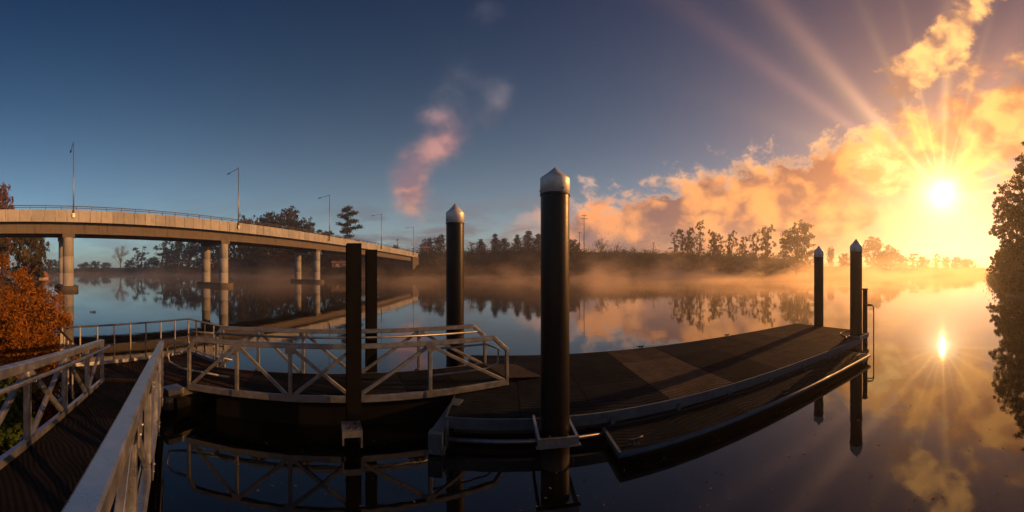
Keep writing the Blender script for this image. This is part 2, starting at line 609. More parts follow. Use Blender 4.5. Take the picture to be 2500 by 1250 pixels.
put(b.inputs['Base Color'], mix(noise(geopos(), 8.0), (0.02, 0.018, 0.016), (0.06, 0.05, 0.04)))
m, b = material('lamp_glass'); lampg = m
b.inputs['Base Color'].default_value = (0.5, 0.5, 0.48, 1); b.inputs['Roughness'].default_value = 0.2

# soil and grass of the banks
m, b = material('bank_soil_grass'); soil = m
p = geopos()
n = noise(p, 0.06, 6.0, 0.6); f = noise(p, 1.2, 5.0, 0.65)
c = mix(lstep(n, 0.35, 0.65), (0.045, 0.050, 0.020), (0.11, 0.080, 0.040))
c = mix(lstep(f, 0.4, 0.75) * 0.6, c, (0.055, 0.040, 0.022))
put(b.inputs['Base Color'], c); b.inputs['Roughness'].default_value = 0.95
bump(b, f, 0.8, 0.3)

# river water
m, b = material('river_water'); water_m = m
p = geopos(); x, y, z = sep(p)
b.inputs['Base Color'].default_value = (0.0012, 0.0020, 0.0024, 1)
b.inputs['Roughness'].default_value = 0.024
b.inputs['IOR'].default_value = 1.9
w1 = noise(vec(x * 0.5, y * 0.8, 0.0), 0.9, 3.0, 0.5)
w2 = noise(vec(x, y, 4.0), 0.13, 2.0, 0.5)
w3 = noise(vec(x * 1.6, y * 2.2, 7.0), 2.4, 3.0, 0.55)
patch = sstep(noise(vec(x * 0.05, y * 0.12, 2.0), 1.0, 3.0, 0.6), 0.50, 0.66)
bump(b, w1 * 0.006 + w2 * 0.02 + w3 * 0.0034 * (0.35 + 0.65 * patch), 0.5, 1.0)

# ------------------------------------------------------------------ terrain and water
FAR = [(-400, 330), (100, 320), (480, 285), (560, 220), (650, 172), (900, 152), (980, 140), (1040, 142), (1120, 154), (1300, 160), (1600, 168), (1880, 188), (2000, 235), (2100, 305), (2400, 360), (2700, 400)]
FAR_P = np.array([a for a, _ in FAR], float); FAR_D = np.array([d for _, d in FAR], float)
NB = [(-900, 10), (-120, 4), (-30, 3), (-14, 2.6), (-11.0, 2.0), (-9.8, 0.9), (-7.6, -0.9), (-4.0, -2.2), (0, -3.6), (15, -6), (34, -3), (42, 2), (60, 4.5), (300, 38), (900, 120)]
NB_X = np.array([a for a, _ in NB], float); NB_Y = np.array([d for _, d in NB], float)
HILL = [(-400, 4), (180, 3), (480, 4), (560, 8), (650, 11), (950, 9), (1050, 11.0), (1350, 12.5), (1560, 12.0), (1700, 11), (1900, 9), (1990, 4), (2100, 2.5), (2700, 3)]
HILL_P = np.array([a for a, _ in HILL], float); HILL_Z = np.array([d for _, d in HILL], float)


def ss(x): x = np.clip(x, 0, 1); return x * x * (3 - 2 * x)


def wob(x, y):
    return (np.sin(x * 0.11 + 1.3) * np.cos(y * 0.13) + 0.6 * np.sin(x * 0.31 + y * 0.23) + 0.35 * np.sin(x * 0.73 - y * 0.61 + 2)) / 1.95


def ground(x, y):
    x = np.asarray(x, float); y = np.asarray(y, float)
    r = np.hypot(x, y); a = np.arctan2(x, y); p = 1250 + a * F
    df = np.interp(p, FAR_P, FAR_D) + 3 * wob(x, y)
    hill = np.interp(p, HILL_P, HILL_Z)
    t = r - df                                   # beyond the far waterline
    zf = -2.2 + 2.4 * ss((t + 9) / 9) + ss(t / 42) * hill + ss(t / 10) * 0.8 + wob(x, y) * 0.6 * ss(t / 12)
    tn = np.interp(x, NB_X, NB_Y) - y            # inside the near bank
    zn = -2.2 + 2.4 * ss((tn + 2.0) / 2.0) + ss(tn / 14) * 2.6 + 0.25 * wob(x * 3, y * 3) * ss(tn / 3) + 3.0 * ss((np.abs(x) - 60) / 60) * ss(tn / 25)
    return np.maximum(zf, zn)


NA = 360
radii = np.concatenate([np.linspace(0.0, 14, 36), np.linspace(14.8, 60, 46), np.linspace(62, 140, 36), np.linspace(142, 420, 120), np.geomspace(430, 1150, 20)])
A = np.linspace(-math.pi, math.pi, NA, endpoint=False)
RR, AA = np.meshgrid(radii, A, indexing='ij')
GX = RR * np.sin(AA); GY = RR * np.cos(AA); GZ = ground(GX, GY)
verts = np.stack([GX, GY, GZ], -1).reshape(-1, 3)
nr = len(radii)
ii, jj = np.meshgrid(np.arange(nr - 1), np.arange(NA), indexing='ij')
q = np.stack([ii * NA + jj, ii * NA + (jj + 1) % NA, (ii + 1) * NA + (jj + 1) % NA, (ii + 1) * NA + jj], -1).reshape(-1, 4)
me = bpy.data.meshes.new('ground')
me.from_pydata(verts.tolist(), [], q[:, ::-1].tolist())
me.polygons.foreach_set('use_smooth', [True] * len(me.polygons))
me.materials.append(soil); me.update()
go = bpy.data.objects.new('ground', me); COL.objects.link(go); tag(go, kind='structure')

wm = MB(); wm.add([(-1100, -1100, 0), (1100, -1100, 0), (1100, 1100, 0), (-1100, 1100, 0)], [(0, 1, 2, 3)])
wo_ = wm.build('river', water_m); tag(wo_, kind='structure')

# ------------------------------------------------------------------ road bridge
BF = Vector((-55.84, 4.30, 0)); BA = Vector((0.0767, 0.99705, 0)); BN = Vector((-0.99705, 0.0767, 0))   # along, away from the eye
UP = Vector((0, 0, 1))
def bz(s): return 13.95 - 0.00012 * s * s         # top of the parapet
def bp(s, t, z): return BF + BA * s + BN * t + UP * z
bridge = thing('road_bridge', bp(40, 5, 0), 'long concrete road bridge on round columns crossing the misty river', 'bridge')
S0, S1 = -46.0, 147.0
NS = 48
ssx = [S0 + (S1 - S0) * i / NS for i in range(NS + 1)]
def ribbon(t0, t1, top, bot, s_list):
    mb = MB(); vs = []; fs = []
    for s in s_list:
        z = bz(s)
        vs += [bp(s, t0, z - bot), bp(s, t1, z - bot), bp(s, t1, z - top), bp(s, t0, z - top)]
    for i in range(len(s_list) - 1):
        for k in range(4):
            a = i * 4 + k; b_ = i * 4 + (k + 1) % 4
            fs.append((b_, a, a + 4, b_ + 4))
    fs.append((0, 1, 2, 3)); e = len(vs) - 4; fs.append((e + 3, e + 2, e + 1, e))
    return mb.add(vs, fs)
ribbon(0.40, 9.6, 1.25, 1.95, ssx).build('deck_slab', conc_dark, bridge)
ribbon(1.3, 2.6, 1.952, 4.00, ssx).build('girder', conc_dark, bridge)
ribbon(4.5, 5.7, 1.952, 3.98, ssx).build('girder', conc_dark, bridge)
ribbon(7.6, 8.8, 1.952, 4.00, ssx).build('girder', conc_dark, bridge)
ribbon(9.65, 9.98, 0.0, 2.05, ssx).build('far_parapet', conc_dark, bridge)
# edge panels: each precast unit
PL = 2.05
pm = MB(); g = 0.03
pm.hexa([(-PL / 2 + g, 0, -2.10), (PL / 2 - g, 0, -2.10), (PL / 2 - g, 0.36, -2.10), (-PL / 2 + g, 0.36, -2.10),
         (-PL / 2 + g, 0.05, 0.0), (PL / 2 - g, 0.05, 0.0), (PL / 2 - g, 0.34, 0.0), (-PL / 2 + g, 0.34, 0.0)])
pmesh = pm.mesh('parapet_panel')
brot = math.atan2(BA.y, BA.x)
s = S0 + PL / 2
while s < S1:
    p = bp(s, 0, bz(s)); pitch = math.atan(-0.00024 * s)
    piece('parapet_panel', pmesh, conc, bridge, p - bridge.location, (0, -pitch, brot))
    s += PL
# handrail
pst = MB(); pst.box((-0.05, 0.10, -0.01), (0.05, 0.22, 0.72)); pst.box((-0.12, 0.06, -0.005), (0.12, 0.28, 0.03))
pst_me = pst.mesh('rail_post')
s = S0 + 1
while s < S1:
    piece('rail_post', pst_me, bridge_rail, bridge, bp(s, 0, bz(s)) - bridge.location, (0, 0, brot)); s += 2.7
for zz, r in ((0.68, 0.075), (0.36, 0.06)):
    MB().tube([bp(s, 0.16, bz(s) + zz) for s in ssx], r, 6).build('rail', bridge_rail, bridge)
# piers
PIER = [-24.7, 7.7, 40.2, 71.8, 104.0]
for s in PIER:
    zt = bz(s) - 4.0
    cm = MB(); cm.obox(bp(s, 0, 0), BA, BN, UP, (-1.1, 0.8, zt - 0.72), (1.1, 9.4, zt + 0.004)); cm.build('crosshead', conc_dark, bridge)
    for t in (1.6, 8.7):
        zb = -2.0
        MB().lathe(bp(s, t, 0), [(0.99, zb), (0.99, 2.9), (0.98, 2.905), (0.98, 2.93), (0.99, 2.935), (0.99, 5.9), (0.98, 5.905), (0.98, 5.93), (0.99, 5.935), (0.99, zt - 0.715)], 28).build('column', conc_col, bridge)
    if s > 0:
        cap = MB(); n_ = 12; vs = []
        ring = []
        for k in range(n_ + 1): a = -math.pi / 2 + math.pi * k / n_; ring.append((1.75 * math.sin(a) if False else 1.75 * math.sin(a), 9.3 + 1.75 * math.cos(a)))
        for k in range(n_ + 1): a = math.pi / 2 - math.pi * k / n_; ring.append((1.75 * math.sin(a), 1.0 - 1.75 * math.cos(a)))
        nn = len(ring)
        vs = [bp(s + a, t, -0.6) for a, t in ring] + [bp(s + a, t, 0.72) for a, t in ring]
        fs = [(k, (k + 1) % nn, nn + (k + 1) % nn, nn + k) for k in range(nn)] + [tuple(range(nn - 1, -1, -1)), tuple(range(nn, 2 * nn))]
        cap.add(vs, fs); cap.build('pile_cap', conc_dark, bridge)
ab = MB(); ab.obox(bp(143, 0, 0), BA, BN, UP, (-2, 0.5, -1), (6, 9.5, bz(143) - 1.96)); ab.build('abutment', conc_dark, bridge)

# ------------------------------------------------------------------ street lamps on the bridge
LS = [8.4, 42.9, 75.6, 108.0, 140.2]
LN = ['nearest tall street lamp on the bridge, at its left end', 'second street lamp along the bridge, above the second pier', 'third street lamp along the bridge, left of the lone tree',
      'fourth street lamp along the bridge, right of the lone tree', 'farthest small street lamp where the bridge reaches the far bank']
lamp0 = None
for s, lb in zip(LS, LN):
    loc = bp(s, -0.16, bz(s) - 0.9)
    if lamp0 is None:
        lamp0 = thing('street_lamp', loc, lb, 'street lamp', 'street lamps along the bridge', brot)
        br = MB(); br.box((-0.22, -0.20, -0.45), (0.22, 0.165, 0.30)); br.box((-0.3, 0.10, -0.30), (0.3, 0.20, 0.15)); br.build('bracket', galv, lamp0, Vector((0, 0, 0)))
        MB().tube([(0, 0, 0.2), (0, 0, 5), (0, 0, 12.6)], [0.145, 0.12, 0.075], 10).build('pole', galv, lamp0, Vector((0, 0, 0)))
        MB().tube([(0, 0, 12.45), (0, 0.25, 12.62), (0, 1.9, 12.50), (0, 3.3, 12.38)], [0.075, 0.06, 0.055, 0.05], 8).build('arm', galv, lamp0, Vector((0, 0, 0)))
        MB().tube([(0, 0, 12.40), (0, 0, 12.85)], [0.11, 0.05], 10).build('finial', galv, lamp0, Vector((0, 0, 0)))
        lh = MB(); lh.hexa([(-0.16, 3.15, 12.26), (0.16, 3.15, 12.26), (0.10, 4.15, 12.24), (-0.10, 4.15, 12.24), (-0.13, 3.2, 12.47), (0.13, 3.2, 12.47), (0.07, 4.1, 12.36), (-0.07, 4.1, 12.36)])
        head = lh.build('luminaire', darkmetal, lamp0, Vector((0, 0, 0)))
        ln = MB(); ln.box((-0.10, 3.35, 12.215), (0.10, 3.95, 12.243)); lo = ln.build('lens', lampg, head, Vector((0, 0, 0)))
    else:
        c = copy_tree(lamp0); c.location = loc; tag(c, lb)

# ------------------------------------------------------------------ floating dock (local frame: s along, d away from the eye)
DAZ = azi(1230)
DA = Vector((math.cos(DAZ), -math.sin(DAZ), 0)); DN = Vector((math.sin(DAZ), math.cos(DAZ), 0))
def dk(s, d, z=0.0): return DA * s + DN * d + UP * z
drot = math.atan2(DA.y, DA.x)
ZD = 0.55
DS0, DS1, DD0, DD1 = -1.16, 14.5, 6.71, 11.56
dock = thing('floating_dock', dk(6.5, 9.1, 0), 'long low floating dock with dark grating deck and blue grey edge', 'dock')
# deck panels in strips across the dock
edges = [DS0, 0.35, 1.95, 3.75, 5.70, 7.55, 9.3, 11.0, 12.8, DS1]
mats_ = [deck_dark, deck_dark, deck_dark, deck_lit, deck_dark, deck_mid, deck_mid, deck_lit, deck_lit]
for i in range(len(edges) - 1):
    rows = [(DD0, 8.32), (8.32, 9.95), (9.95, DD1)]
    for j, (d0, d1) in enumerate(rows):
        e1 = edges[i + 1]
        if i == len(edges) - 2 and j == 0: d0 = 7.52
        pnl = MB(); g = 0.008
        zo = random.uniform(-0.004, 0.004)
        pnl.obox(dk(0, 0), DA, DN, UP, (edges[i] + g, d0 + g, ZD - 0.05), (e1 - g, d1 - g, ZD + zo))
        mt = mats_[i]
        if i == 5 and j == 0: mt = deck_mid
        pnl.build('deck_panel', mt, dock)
fr = MB(); fr.obox(dk(0, 0), DA, DN, UP, (edges[-2] + 0.01, DD0 + 0.008, ZD - 0.05), (13.05, 7.512, ZD + 0.002)); fr.build('deck_panel', deck_mid, dock)
def dbox(name, mat, lo, hi, parent=None):
    mb = MB(); mb.obox(dk(0, 0), DA, DN, UP, lo, hi); return mb.build(name, mat, parent or dock)
# edge fascias (front in bolted lengths)
ff = [DS0, 1.45, 5.72, 9.6, 13.06]
for a_, b_ in zip(ff[:-1], ff[1:]):
    dbox('front_fascia', fascia_m, (a_ + 0.004, DD0 - 0.055, ZD - 0.235), (b_ - 0.004, DD0 - 0.002, ZD - 0.012))
dbox('back_fascia', fascia_m, (DS0, DD1 + 0.002, ZD - 0.22), (DS1, DD1 + 0.05, ZD - 0.006))
dbox('end_fascia', fascia_m, (DS1 + 0.002, 7.52, ZD - 0.22), (DS1 + 0.05, DD1, ZD - 0.006))
dbox('end_fascia', fascia_m, (DS0 - 0.05, DD0 - 0.055, ZD - 0.22), (DS0 - 0.002, DD1, ZD - 0.010))
for s_ in (0.2, 2.9, 5.6, 8.3, 11.0):
    dbox('pontoon', darkmetal, (s_ - 1.0, 7.4, -0.55), (s_ + 1.2, 11.2, 0.29))
dbox('crossbeam', darkmetal, (DS0 + 0.1, DD0 + 0.12, 0.16), (DS1 - 1.5, DD0 + 0.28, 0.30))
MB().tube([dk(DS0, 6.5, 0.17), dk(2.15, 6.5, 0.17)], 0.045, 8).build('waler_tube', galv, dock)
# splayed end bracket at the left corner
eb = MB()
eb.beam(dk(-1.05, 7.55, 0.56), dk(-1.32, 6.30, 0.40), 0.22, 0.05)
eb.obox(dk(0, 0), DA, DN, UP, (-1.46, 6.16, 0.02), (-1.18, 6.36, 0.42))
eb.obox(dk(0, 0), DA, DN, UP, (-1.17, 6.42, 0.06), (-1.13, 6.66, 0.50))
eb.build('end_bracket', fascia_m, dock)
for (s_, d_) in ((-1.40, 6.15), (-1.24, 6.15)):
    MB().tube([dk(s_, d_, 0.10), dk(s_, d_ - 0.02, 0.10)], 0.03, 8).build('bolt', galv, dock)
# pile guide at the front pile
PF = at(1355, 6.05)
def guide(cs, cd_, z, w, back):
    mb = MB()
    mb.beam(dk(cs - w, cd_ - w, z), dk(cs + w, cd_ - w, z), 0.05, 0.13)
    mb.beam(dk(cs - w + 0.025, cd_ - w - 0.02, z + 0.001), dk(cs - w + 0.025, back, z - 0.04), 0.05, 0.128)
    mb.beam(dk(cs + w - 0.025, cd_ - w - 0.02, z + 0.001), dk(cs + w - 0.025, back, z - 0.04), 0.05, 0.128)
    mb.beam(dk(cs - w - 0.03, cd_ - w - 0.028, z - 0.07), dk(cs + w + 0.03, cd_ - w - 0.028, z - 0.07), 0.09, 0.015)
    gd = mb.build('pile_guide', galv, dock)
    for q_ in (-1, 1):
        MB().tube([dk(cs + q_ * 0.16, cd_ - 0.315, z - 0.03), dk(cs + q_ * 0.16, cd_ - 0.315, z + 0.09)], 0.03, 8).build('roller', blacksteel, gd)
    return gd
fs_, fd_ = PF.dot(DA), PF.dot(DN)
guide(fs_, fd_, 0.60, 0.365, DD0 - 0.06)
P2 = at(2090, 15.0); s2, d2 = P2.dot(DA), P2.dot(DN)
guide(s2, d2, 0.56, 0.40, 7.52)
# cleats
def cleat(parent, p, r):
    ca, sa = math.cos(r), math.sin(r)
    a_ = Vector((ca, sa, 0)); mb = MB()
    mb.beam(p - a_ * 0.05, p - a_ * 0.05 + UP * 0.09, 0.035, 0.035, a_)
    mb.beam(p + a_ * 0.05, p + a_ * 0.05 + UP * 0.09, 0.035, 0.035, a_)
    mb.tube([p - a_ * 0.18 + UP * 0.115, p - a_ * 0.08 + UP * 0.095, p + a_ * 0.08 + UP * 0.095, p + a_ * 0.18 + UP * 0.115], [0.014, 0.024, 0.024, 0.014], 8)
    mb.beam(p - a_ * 0.10 + UP * 0.006, p + a_ * 0.10 + UP * 0.006, 0.08, 0.012)
    return mb.build('cleat', darkmetal, parent)
for px_i in (1565, 1775):
    t_ = math.tan((px_i - 1230) / F) * (DD1 - 0.12)
    cleat(dock, dk(t_, DD1 - 0.12, ZD + 0.003), drot)
cleat(dock, dk(12.5, DD0 + 0.25, ZD + 0.003), drot)

# ------------------------------------------------------------------ low launch platform on the dock's front
ZL = 0.25
plat = thing('launch_platform', dk(6.8, 6.05, 0), 'narrow low launching platform hung along the front of the dock', 'platform')
pe = [2.12, 3.6, 5.2, 6.8, 8.4, 10.0, 11.5]
for i in range(len(pe) - 1):
    pnl = MB(); z1 = ZL + random.uniform(-0.003, 0.003)
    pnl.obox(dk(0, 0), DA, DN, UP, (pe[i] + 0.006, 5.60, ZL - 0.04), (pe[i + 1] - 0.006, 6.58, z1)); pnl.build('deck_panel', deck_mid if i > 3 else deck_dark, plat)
MB().tube([dk(2.06, 5.555, ZL - 0.03), dk(11.55, 5.555, ZL - 0.03)], 0.05, 10).build('edge_tube', fascia_m, plat)
dbox('end_plate', fascia_m, (2.05, 5.58, ZL - 0.10), (2.112, 6.60, ZL + 0.012), plat)
dbox('end_plate', fascia_m, (11.508, 5.58, ZL - 0.10), (11.56, 6.60, ZL + 0.012), plat)
dbox('back_rail', darkmetal, (2.12, 6.585, ZL - 0.08), (11.5, 6.63, ZL + 0.03), plat)
for s_ in (2.3, 3.95, 5.5, 7.1, 8.7, 10.3, 11.3):
    dbox('hanger', fascia_m, (s_ - 0.045, 6.60, ZL - 0.02), (s_ + 0.045, 6.652, ZD - 0.14), plat)
dbox('float', blacksteel, (2.4, 5.72, -0.30), (11.3, 6.45, ZL - 0.05), plat)
cleat(plat, dk(math.tan((1548 - 1230) / F) * 5.78, 5.75, ZL + 0.004), drot + 0.1)
cleat(plat, dk(math.tan((1917 - 1230) / F) * 5.75, 5.72, ZL + 0.004), drot)
cleat(plat, dk(10.9, 5.75, ZL + 0.004), drot)

# ------------------------------------------------------------------ round mooring piles
def round_pile(px_i, dist, r, ytop, ycone, ycap, label):
    p = at(px_i, dist)
    t = thing('mooring_pile', (p.x, p.y, 0), label, 'mooring pile', 'round mooring piles')
    zt, zc_, zb = zat(ytop, dist), zat(ycone, dist), zat(ycap, dist)
    MB().lathe((p.x, p.y, 0), [(r * 0.985, -2.3), (r * 0.985, 0.03), (r, 0.05), (r, zb + 0.02)], 40).build('shaft', pile_m, t)
    cp = MB().lathe((p.x, p.y, 0), [(r * 1.0, zb), (r * 1.035, zb + 0.004), (r * 1.035, zc_ - 0.01), (r * 1.02, zc_ + 0.006), (r * 0.5, (zc_ + zt) / 2), (0.012, zt), (0.0005, zt + 0.002)], 40).build('cap', cap_m, t)
    MB().lathe((p.x, p.y, 0), [(r * 1.0, zb - 0.035), (r * 1.05, zb - 0.03), (r * 1.05, zb - 0.004), (r * 1.0, zb - 0.002)], 40).build('collar', darkmetal, t)
    for k in range(3):
        a_ = 2.2 * k - 1.2 + px_i
        dv = Vector((math.cos(a_), math.sin(a_), 0))
        MB().tube([p + dv * (r * 1.03) + UP * (zb + 0.07), p + dv * (r * 1.03 + 0.015) + UP * (zb + 0.07)], 0.016, 6).build('rivet', darkmetal, t)
    return t
round_pile(1355, 6.05, 0.268, 409, 437, 475, 'nearest tall black round pile with silver pointed cap, in front of the dock')
round_pile(1111, 10.25, 0.281, 497, 520, 545, 'black round pile with silver pointed cap behind the truss gangway')
round_pile(1999, 17.7, 0.262, 600, 614, 628, 'farther and thinner black capped pile at the far end of the dock')
round_pile(2090, 15.0, 0.282, 583, 601, 615, 'black capped round pile at the front right corner of the dock, by the ladder')
rg = MB().lathe((PF.x, PF.y, 0), [(0.268, -0.03), (0.30, -0.02), (0.30, 0.025), (0.268, 0.045)], 36)

# ------------------------------------------------------------------ steel H piles
def h_pile(px_i, dist, w, depth, ytop, yaw, label):
    p = at(px_i, dist)
    t = thing('steel_pile', (p.x, p.y, 0), label, 'steel pile', 'black steel H piles')
    a_ = Vector((math.cos(yaw), math.sin(yaw), 0)); n_ = Vector((-math.sin(yaw), math.cos(yaw), 0))
    zt = zat(ytop, dist)
    for k in (-1, 1):
        mb = MB(); mb.obox(p, a_, n_, UP, (-w / 2, k * (depth / 2 - 0.011) - 0.011, -2.2), (w / 2, k * (depth / 2 - 0.011) + 0.011, zt)); mb.build('flange', blacksteel, t)
    mb = MB(); mb.obox(p, a_, n_, UP, (-0.009, -depth / 2 + 0.023, -2.2), (0.009, depth / 2 - 0.023, zt - 0.004)); mb.build('web', blacksteel, t)
    return t, p, a_, n_
GAZ = azi(820)
hpA, pA, aA, nA = h_pile(863, 6.98, 0.305, 0.32, 595, -GAZ * 1.0 + 0.05, 'nearer and taller black steel H pile in front of the truss gangway')
hpB, pB, aB, nB = h_pile(906, 9.25, 0.295, 0.32, 610, -GAZ * 1.0 + 0.05, 'black steel H pile standing just behind the truss gangway')
bk = MB()
bk.obox(pA, aA, nA, UP, (-0.28, -0.60, 0.40), (0.12, -0.165, 0.435))
bk.obox(pA, aA, nA, UP, (-0.28, -0.60, 0.16), (-0.245, -0.165, 0.399))
bk.obox(pA, aA, nA, UP, (0.085, -0.60, 0.10), (0.12, -0.165, 0.399))
bk.obox(pA, aA, nA, UP, (-0.244, -0.60, 0.31), (0.084, -0.565, 0.399))
brk = bk.build('bracket', galv, hpA)
for u_, v_ in ((-0.17, -0.29), (0.0, -0.29), (0.02, -0.49), (-0.12, -0.49)):
    MB().tube([pA + aA * u_ + nA * v_ + UP * 0.435, pA + aA * u_ + nA * v_ + UP * 0.46], 0.035, 8).build('bolt', darkmetal, brk)


# ------------------------------------------------------------------ truss gangway builder
def truss(parent, o, a, n, L, H, posts, pattern, cham0, cham1, chord=0.11, mat=alu, handrail=1, zslope=0.0):
    """o: bottom at start; a: horizontal direction; n: sideways to the deck side; zslope rise per metre"""
    def P(s, z, t=0.0): return o + a * s + n * t + UP * (z + zslope * s)
    # top chord with chamfered ends
    pts = [P(0, H - cham0), P(cham0 * 0.75, H), P(L - cham1, H), P(L, H - cham1 * 0.9)]
    mb = MB()
    mb.beam(pts[1], pts[2], chord, chord, n.cross(a), 0.012) if False else mb.beam(pts[1], pts[2], chord, chord, UP, 0.012)
    mb.build('top_chord', mat, parent)
    if cham0 > 0: MB().beam(pts[0], pts[1] + (pts[1] - pts[0]).normalized() * 0.02, chord * 0.96, chord * 0.9, UP, 0.012).build('top_chord', mat, parent)
    if cham1 > 0: MB().beam(pts[2] - (pts[3] - pts[2]).normalized() * 0.02, pts[3], chord * 0.96, chord * 0.9, UP, 0.012).build('top_chord', mat, parent)
    MB().beam(P(0, 0), P(L, 0), chord * 0.8, 0.15, UP, 0.01).build('bottom_chord', mat, parent)
    for i, s_ in enumerate(posts):
        h = H
        if i == 0 and cham0 > 0: h = H - cham0 + chord * 0.5
        if i == len(posts) - 1 and cham1 > 0: h = H - cham1 * 0.9 + chord * 0.5
        MB().beam(P(s_, -0.07), P(s_, h - chord * 0.5), 0.087, 0.087, a, 0.008).build('post', mat, parent)
    for i, pt in enumerate(pattern):
        s0, s1 = posts[i] + 0.05, posts[i + 1] - 0.05
        if pt in '/X': MB().beam(P(s0, 0.04, 0.004), P(s1, H - 0.07 - (cham1 * 0.4 if i == len(pattern) - 1 else 0), 0.004), 0.058, 0.079, UP, 0.006).build('diagonal', mat, parent)
        if pt in '\\X': MB().beam(P(s0, H - 0.07 - (cham0 * 0.4 if i == 0 else 0), -0.006), P(s1, 0.04, -0.006), 0.058, 0.079, UP, 0.006).build('diagonal', mat, parent)
    for s_ in posts[1:-1]:
        for z_, hh in ((0.02, 0.16), (H - 0.10, 0.15)):
            mb = MB(); mb.obox(P(s_, z_, -chord * 0.5 + 0.0), a, n, UP, (-0.11, -0.012, -hh * 0.5), (0.11, -0.0035, hh * 0.5))
            for bx_ in (-0.07, 0.07):
                mb.tube([P(s_ + bx_, z_ - zslope * bx_, -chord * 0.5 - 0.011), P(s_ + bx_, z_ - zslope * bx_, -chord * 0.5 - 0.022)], 0.013, 6)
            mb.build('gusset_plate', mat, parent)
    if handrail:
        hz_ = H - 0.15; t = 0.125
        MB().tube([P(-0.02, hz_, t), P(L - cham1 * 0.9 + 0.02, hz_, t)], 0.030, 8).build('handrail', mat, parent)
        for s_ in posts[1:-1]:
            MB().tube([P(s_, hz_ - 0.05, 0.03), P(s_, hz_ - 0.05, t), P(s_, hz_ - 0.02, t)], 0.011, 6).build('handrail_bracket', mat, parent)


GA = Vector((math.cos(GAZ), -math.sin(GAZ), 0)); GN = Vector((math.sin(GAZ), math.cos(GAZ), 0))
GD0, GD1 = 7.37, 8.95
ZG = 0.76
gang = thing('truss_gangway', GA * 0.35 + GN * 8.1, 'level aluminium truss gangway linking the landing to the floating dock', 'gangway')
posts = [-3.56, -2.31, -1.04, 0.42, 2.19, 4.26]
pp = [q_ + 3.56 for q_ in posts]
truss(gang, GA * -3.56 + GN * GD0 + UP * (ZG - 0.09), GA, GN, 7.82, 1.19, pp, '/\\X/\\', 0.23, 0.39, mat=galv, handrail=0)
truss(gang, GA * -3.42 + GN * GD1 + UP * (ZG - 0.09), GA, -GN, 7.82, 1.23, pp, '/\\\\/\\', 0.23, 0.39, mat=galv, handrail=1)
def gloop(side, pts, r):
    MB().tube([GA * s_ + GN * side + UP * (ZG + h_) for s_, h_ in pts], r, 8).build('hand_loop', galv, gang)
gloop(GD0 + 0.12, [(2.2, 0.93), (3.7, 0.93), (4.08, 0.77), (4.06, 0.40), (3.7, 0.30), (2.3, 0.30)], 0.026)
gloop(GD1 - 0.12, [(-3.36, 0.99), (-4.18, 0.99), (-4.32, 0.84), (-4.25, 0.52), (-3.83, 0.37), (-2.9, 0.26)], 0.028)
gloop(GD0 + 0.12, [(-3.54, 0.93), (-4.12, 0.93), (-4.27, 0.77), (-4.20, 0.42), (-3.83, 0.30), (-2.55, 0.23)], 0.028)
for i in range(6):
    a0, a1 = -3.54 + i * 1.30, -3.54 + (i + 1) * 1.30
    mb = MB(); mb.obox((0, 0, 0), GA, GN, UP, (a0 + 0.006, GD0 + 0.07, ZG - 0.06), (a1 - 0.006, GD1 - 0.07, ZG + random.uniform(-0.003, 0.003))); mb.build('deck_panel', gang_deck if i else deck_brown, gang)
for i in range(4):
    mb = MB(); s_ = -3.1 + i * 2.3; mb.obox((0, 0, 0), GA, GN, UP, (s_, GD0 + 0.06, ZG - 0.22), (s_ + 0.1, GD1 - 0.06, ZG - 0.062)); mb.build('floor_beam', darkmetal, gang)
mb = MB(); mb.obox((0, 0, 0), GA, GN, UP, (-2.9, GD0 + 0.18, -0.40), (3.0, GD1 - 0.25, ZG - 0.225)); mb.build('float', blacksteel, gang)  # right half is the pontoon; left half added to darken water under the gangway
tp = MB()
e0 = GA * 4.27 + UP * (ZG + 0.004); e1 = GA * 5.45 + UP * (ZD + 0.03)
tp.hexa([e0 + GN * (GD0 + 0.09) - UP * 0.02, e1 + GN * (GD0 + 0.09) - UP * 0.02, e1 + GN * (GD1 - 0.09) - UP * 0.02, e0 + GN * (GD1 - 0.09) - UP * 0.02,
         e0 + GN * (GD0 + 0.09), e1 + GN * (GD0 + 0.09), e1 + GN * (GD1 - 0.09), e0 + GN * (GD1 - 0.09)])
tp.build('transition_plate', deck_mid, gang)

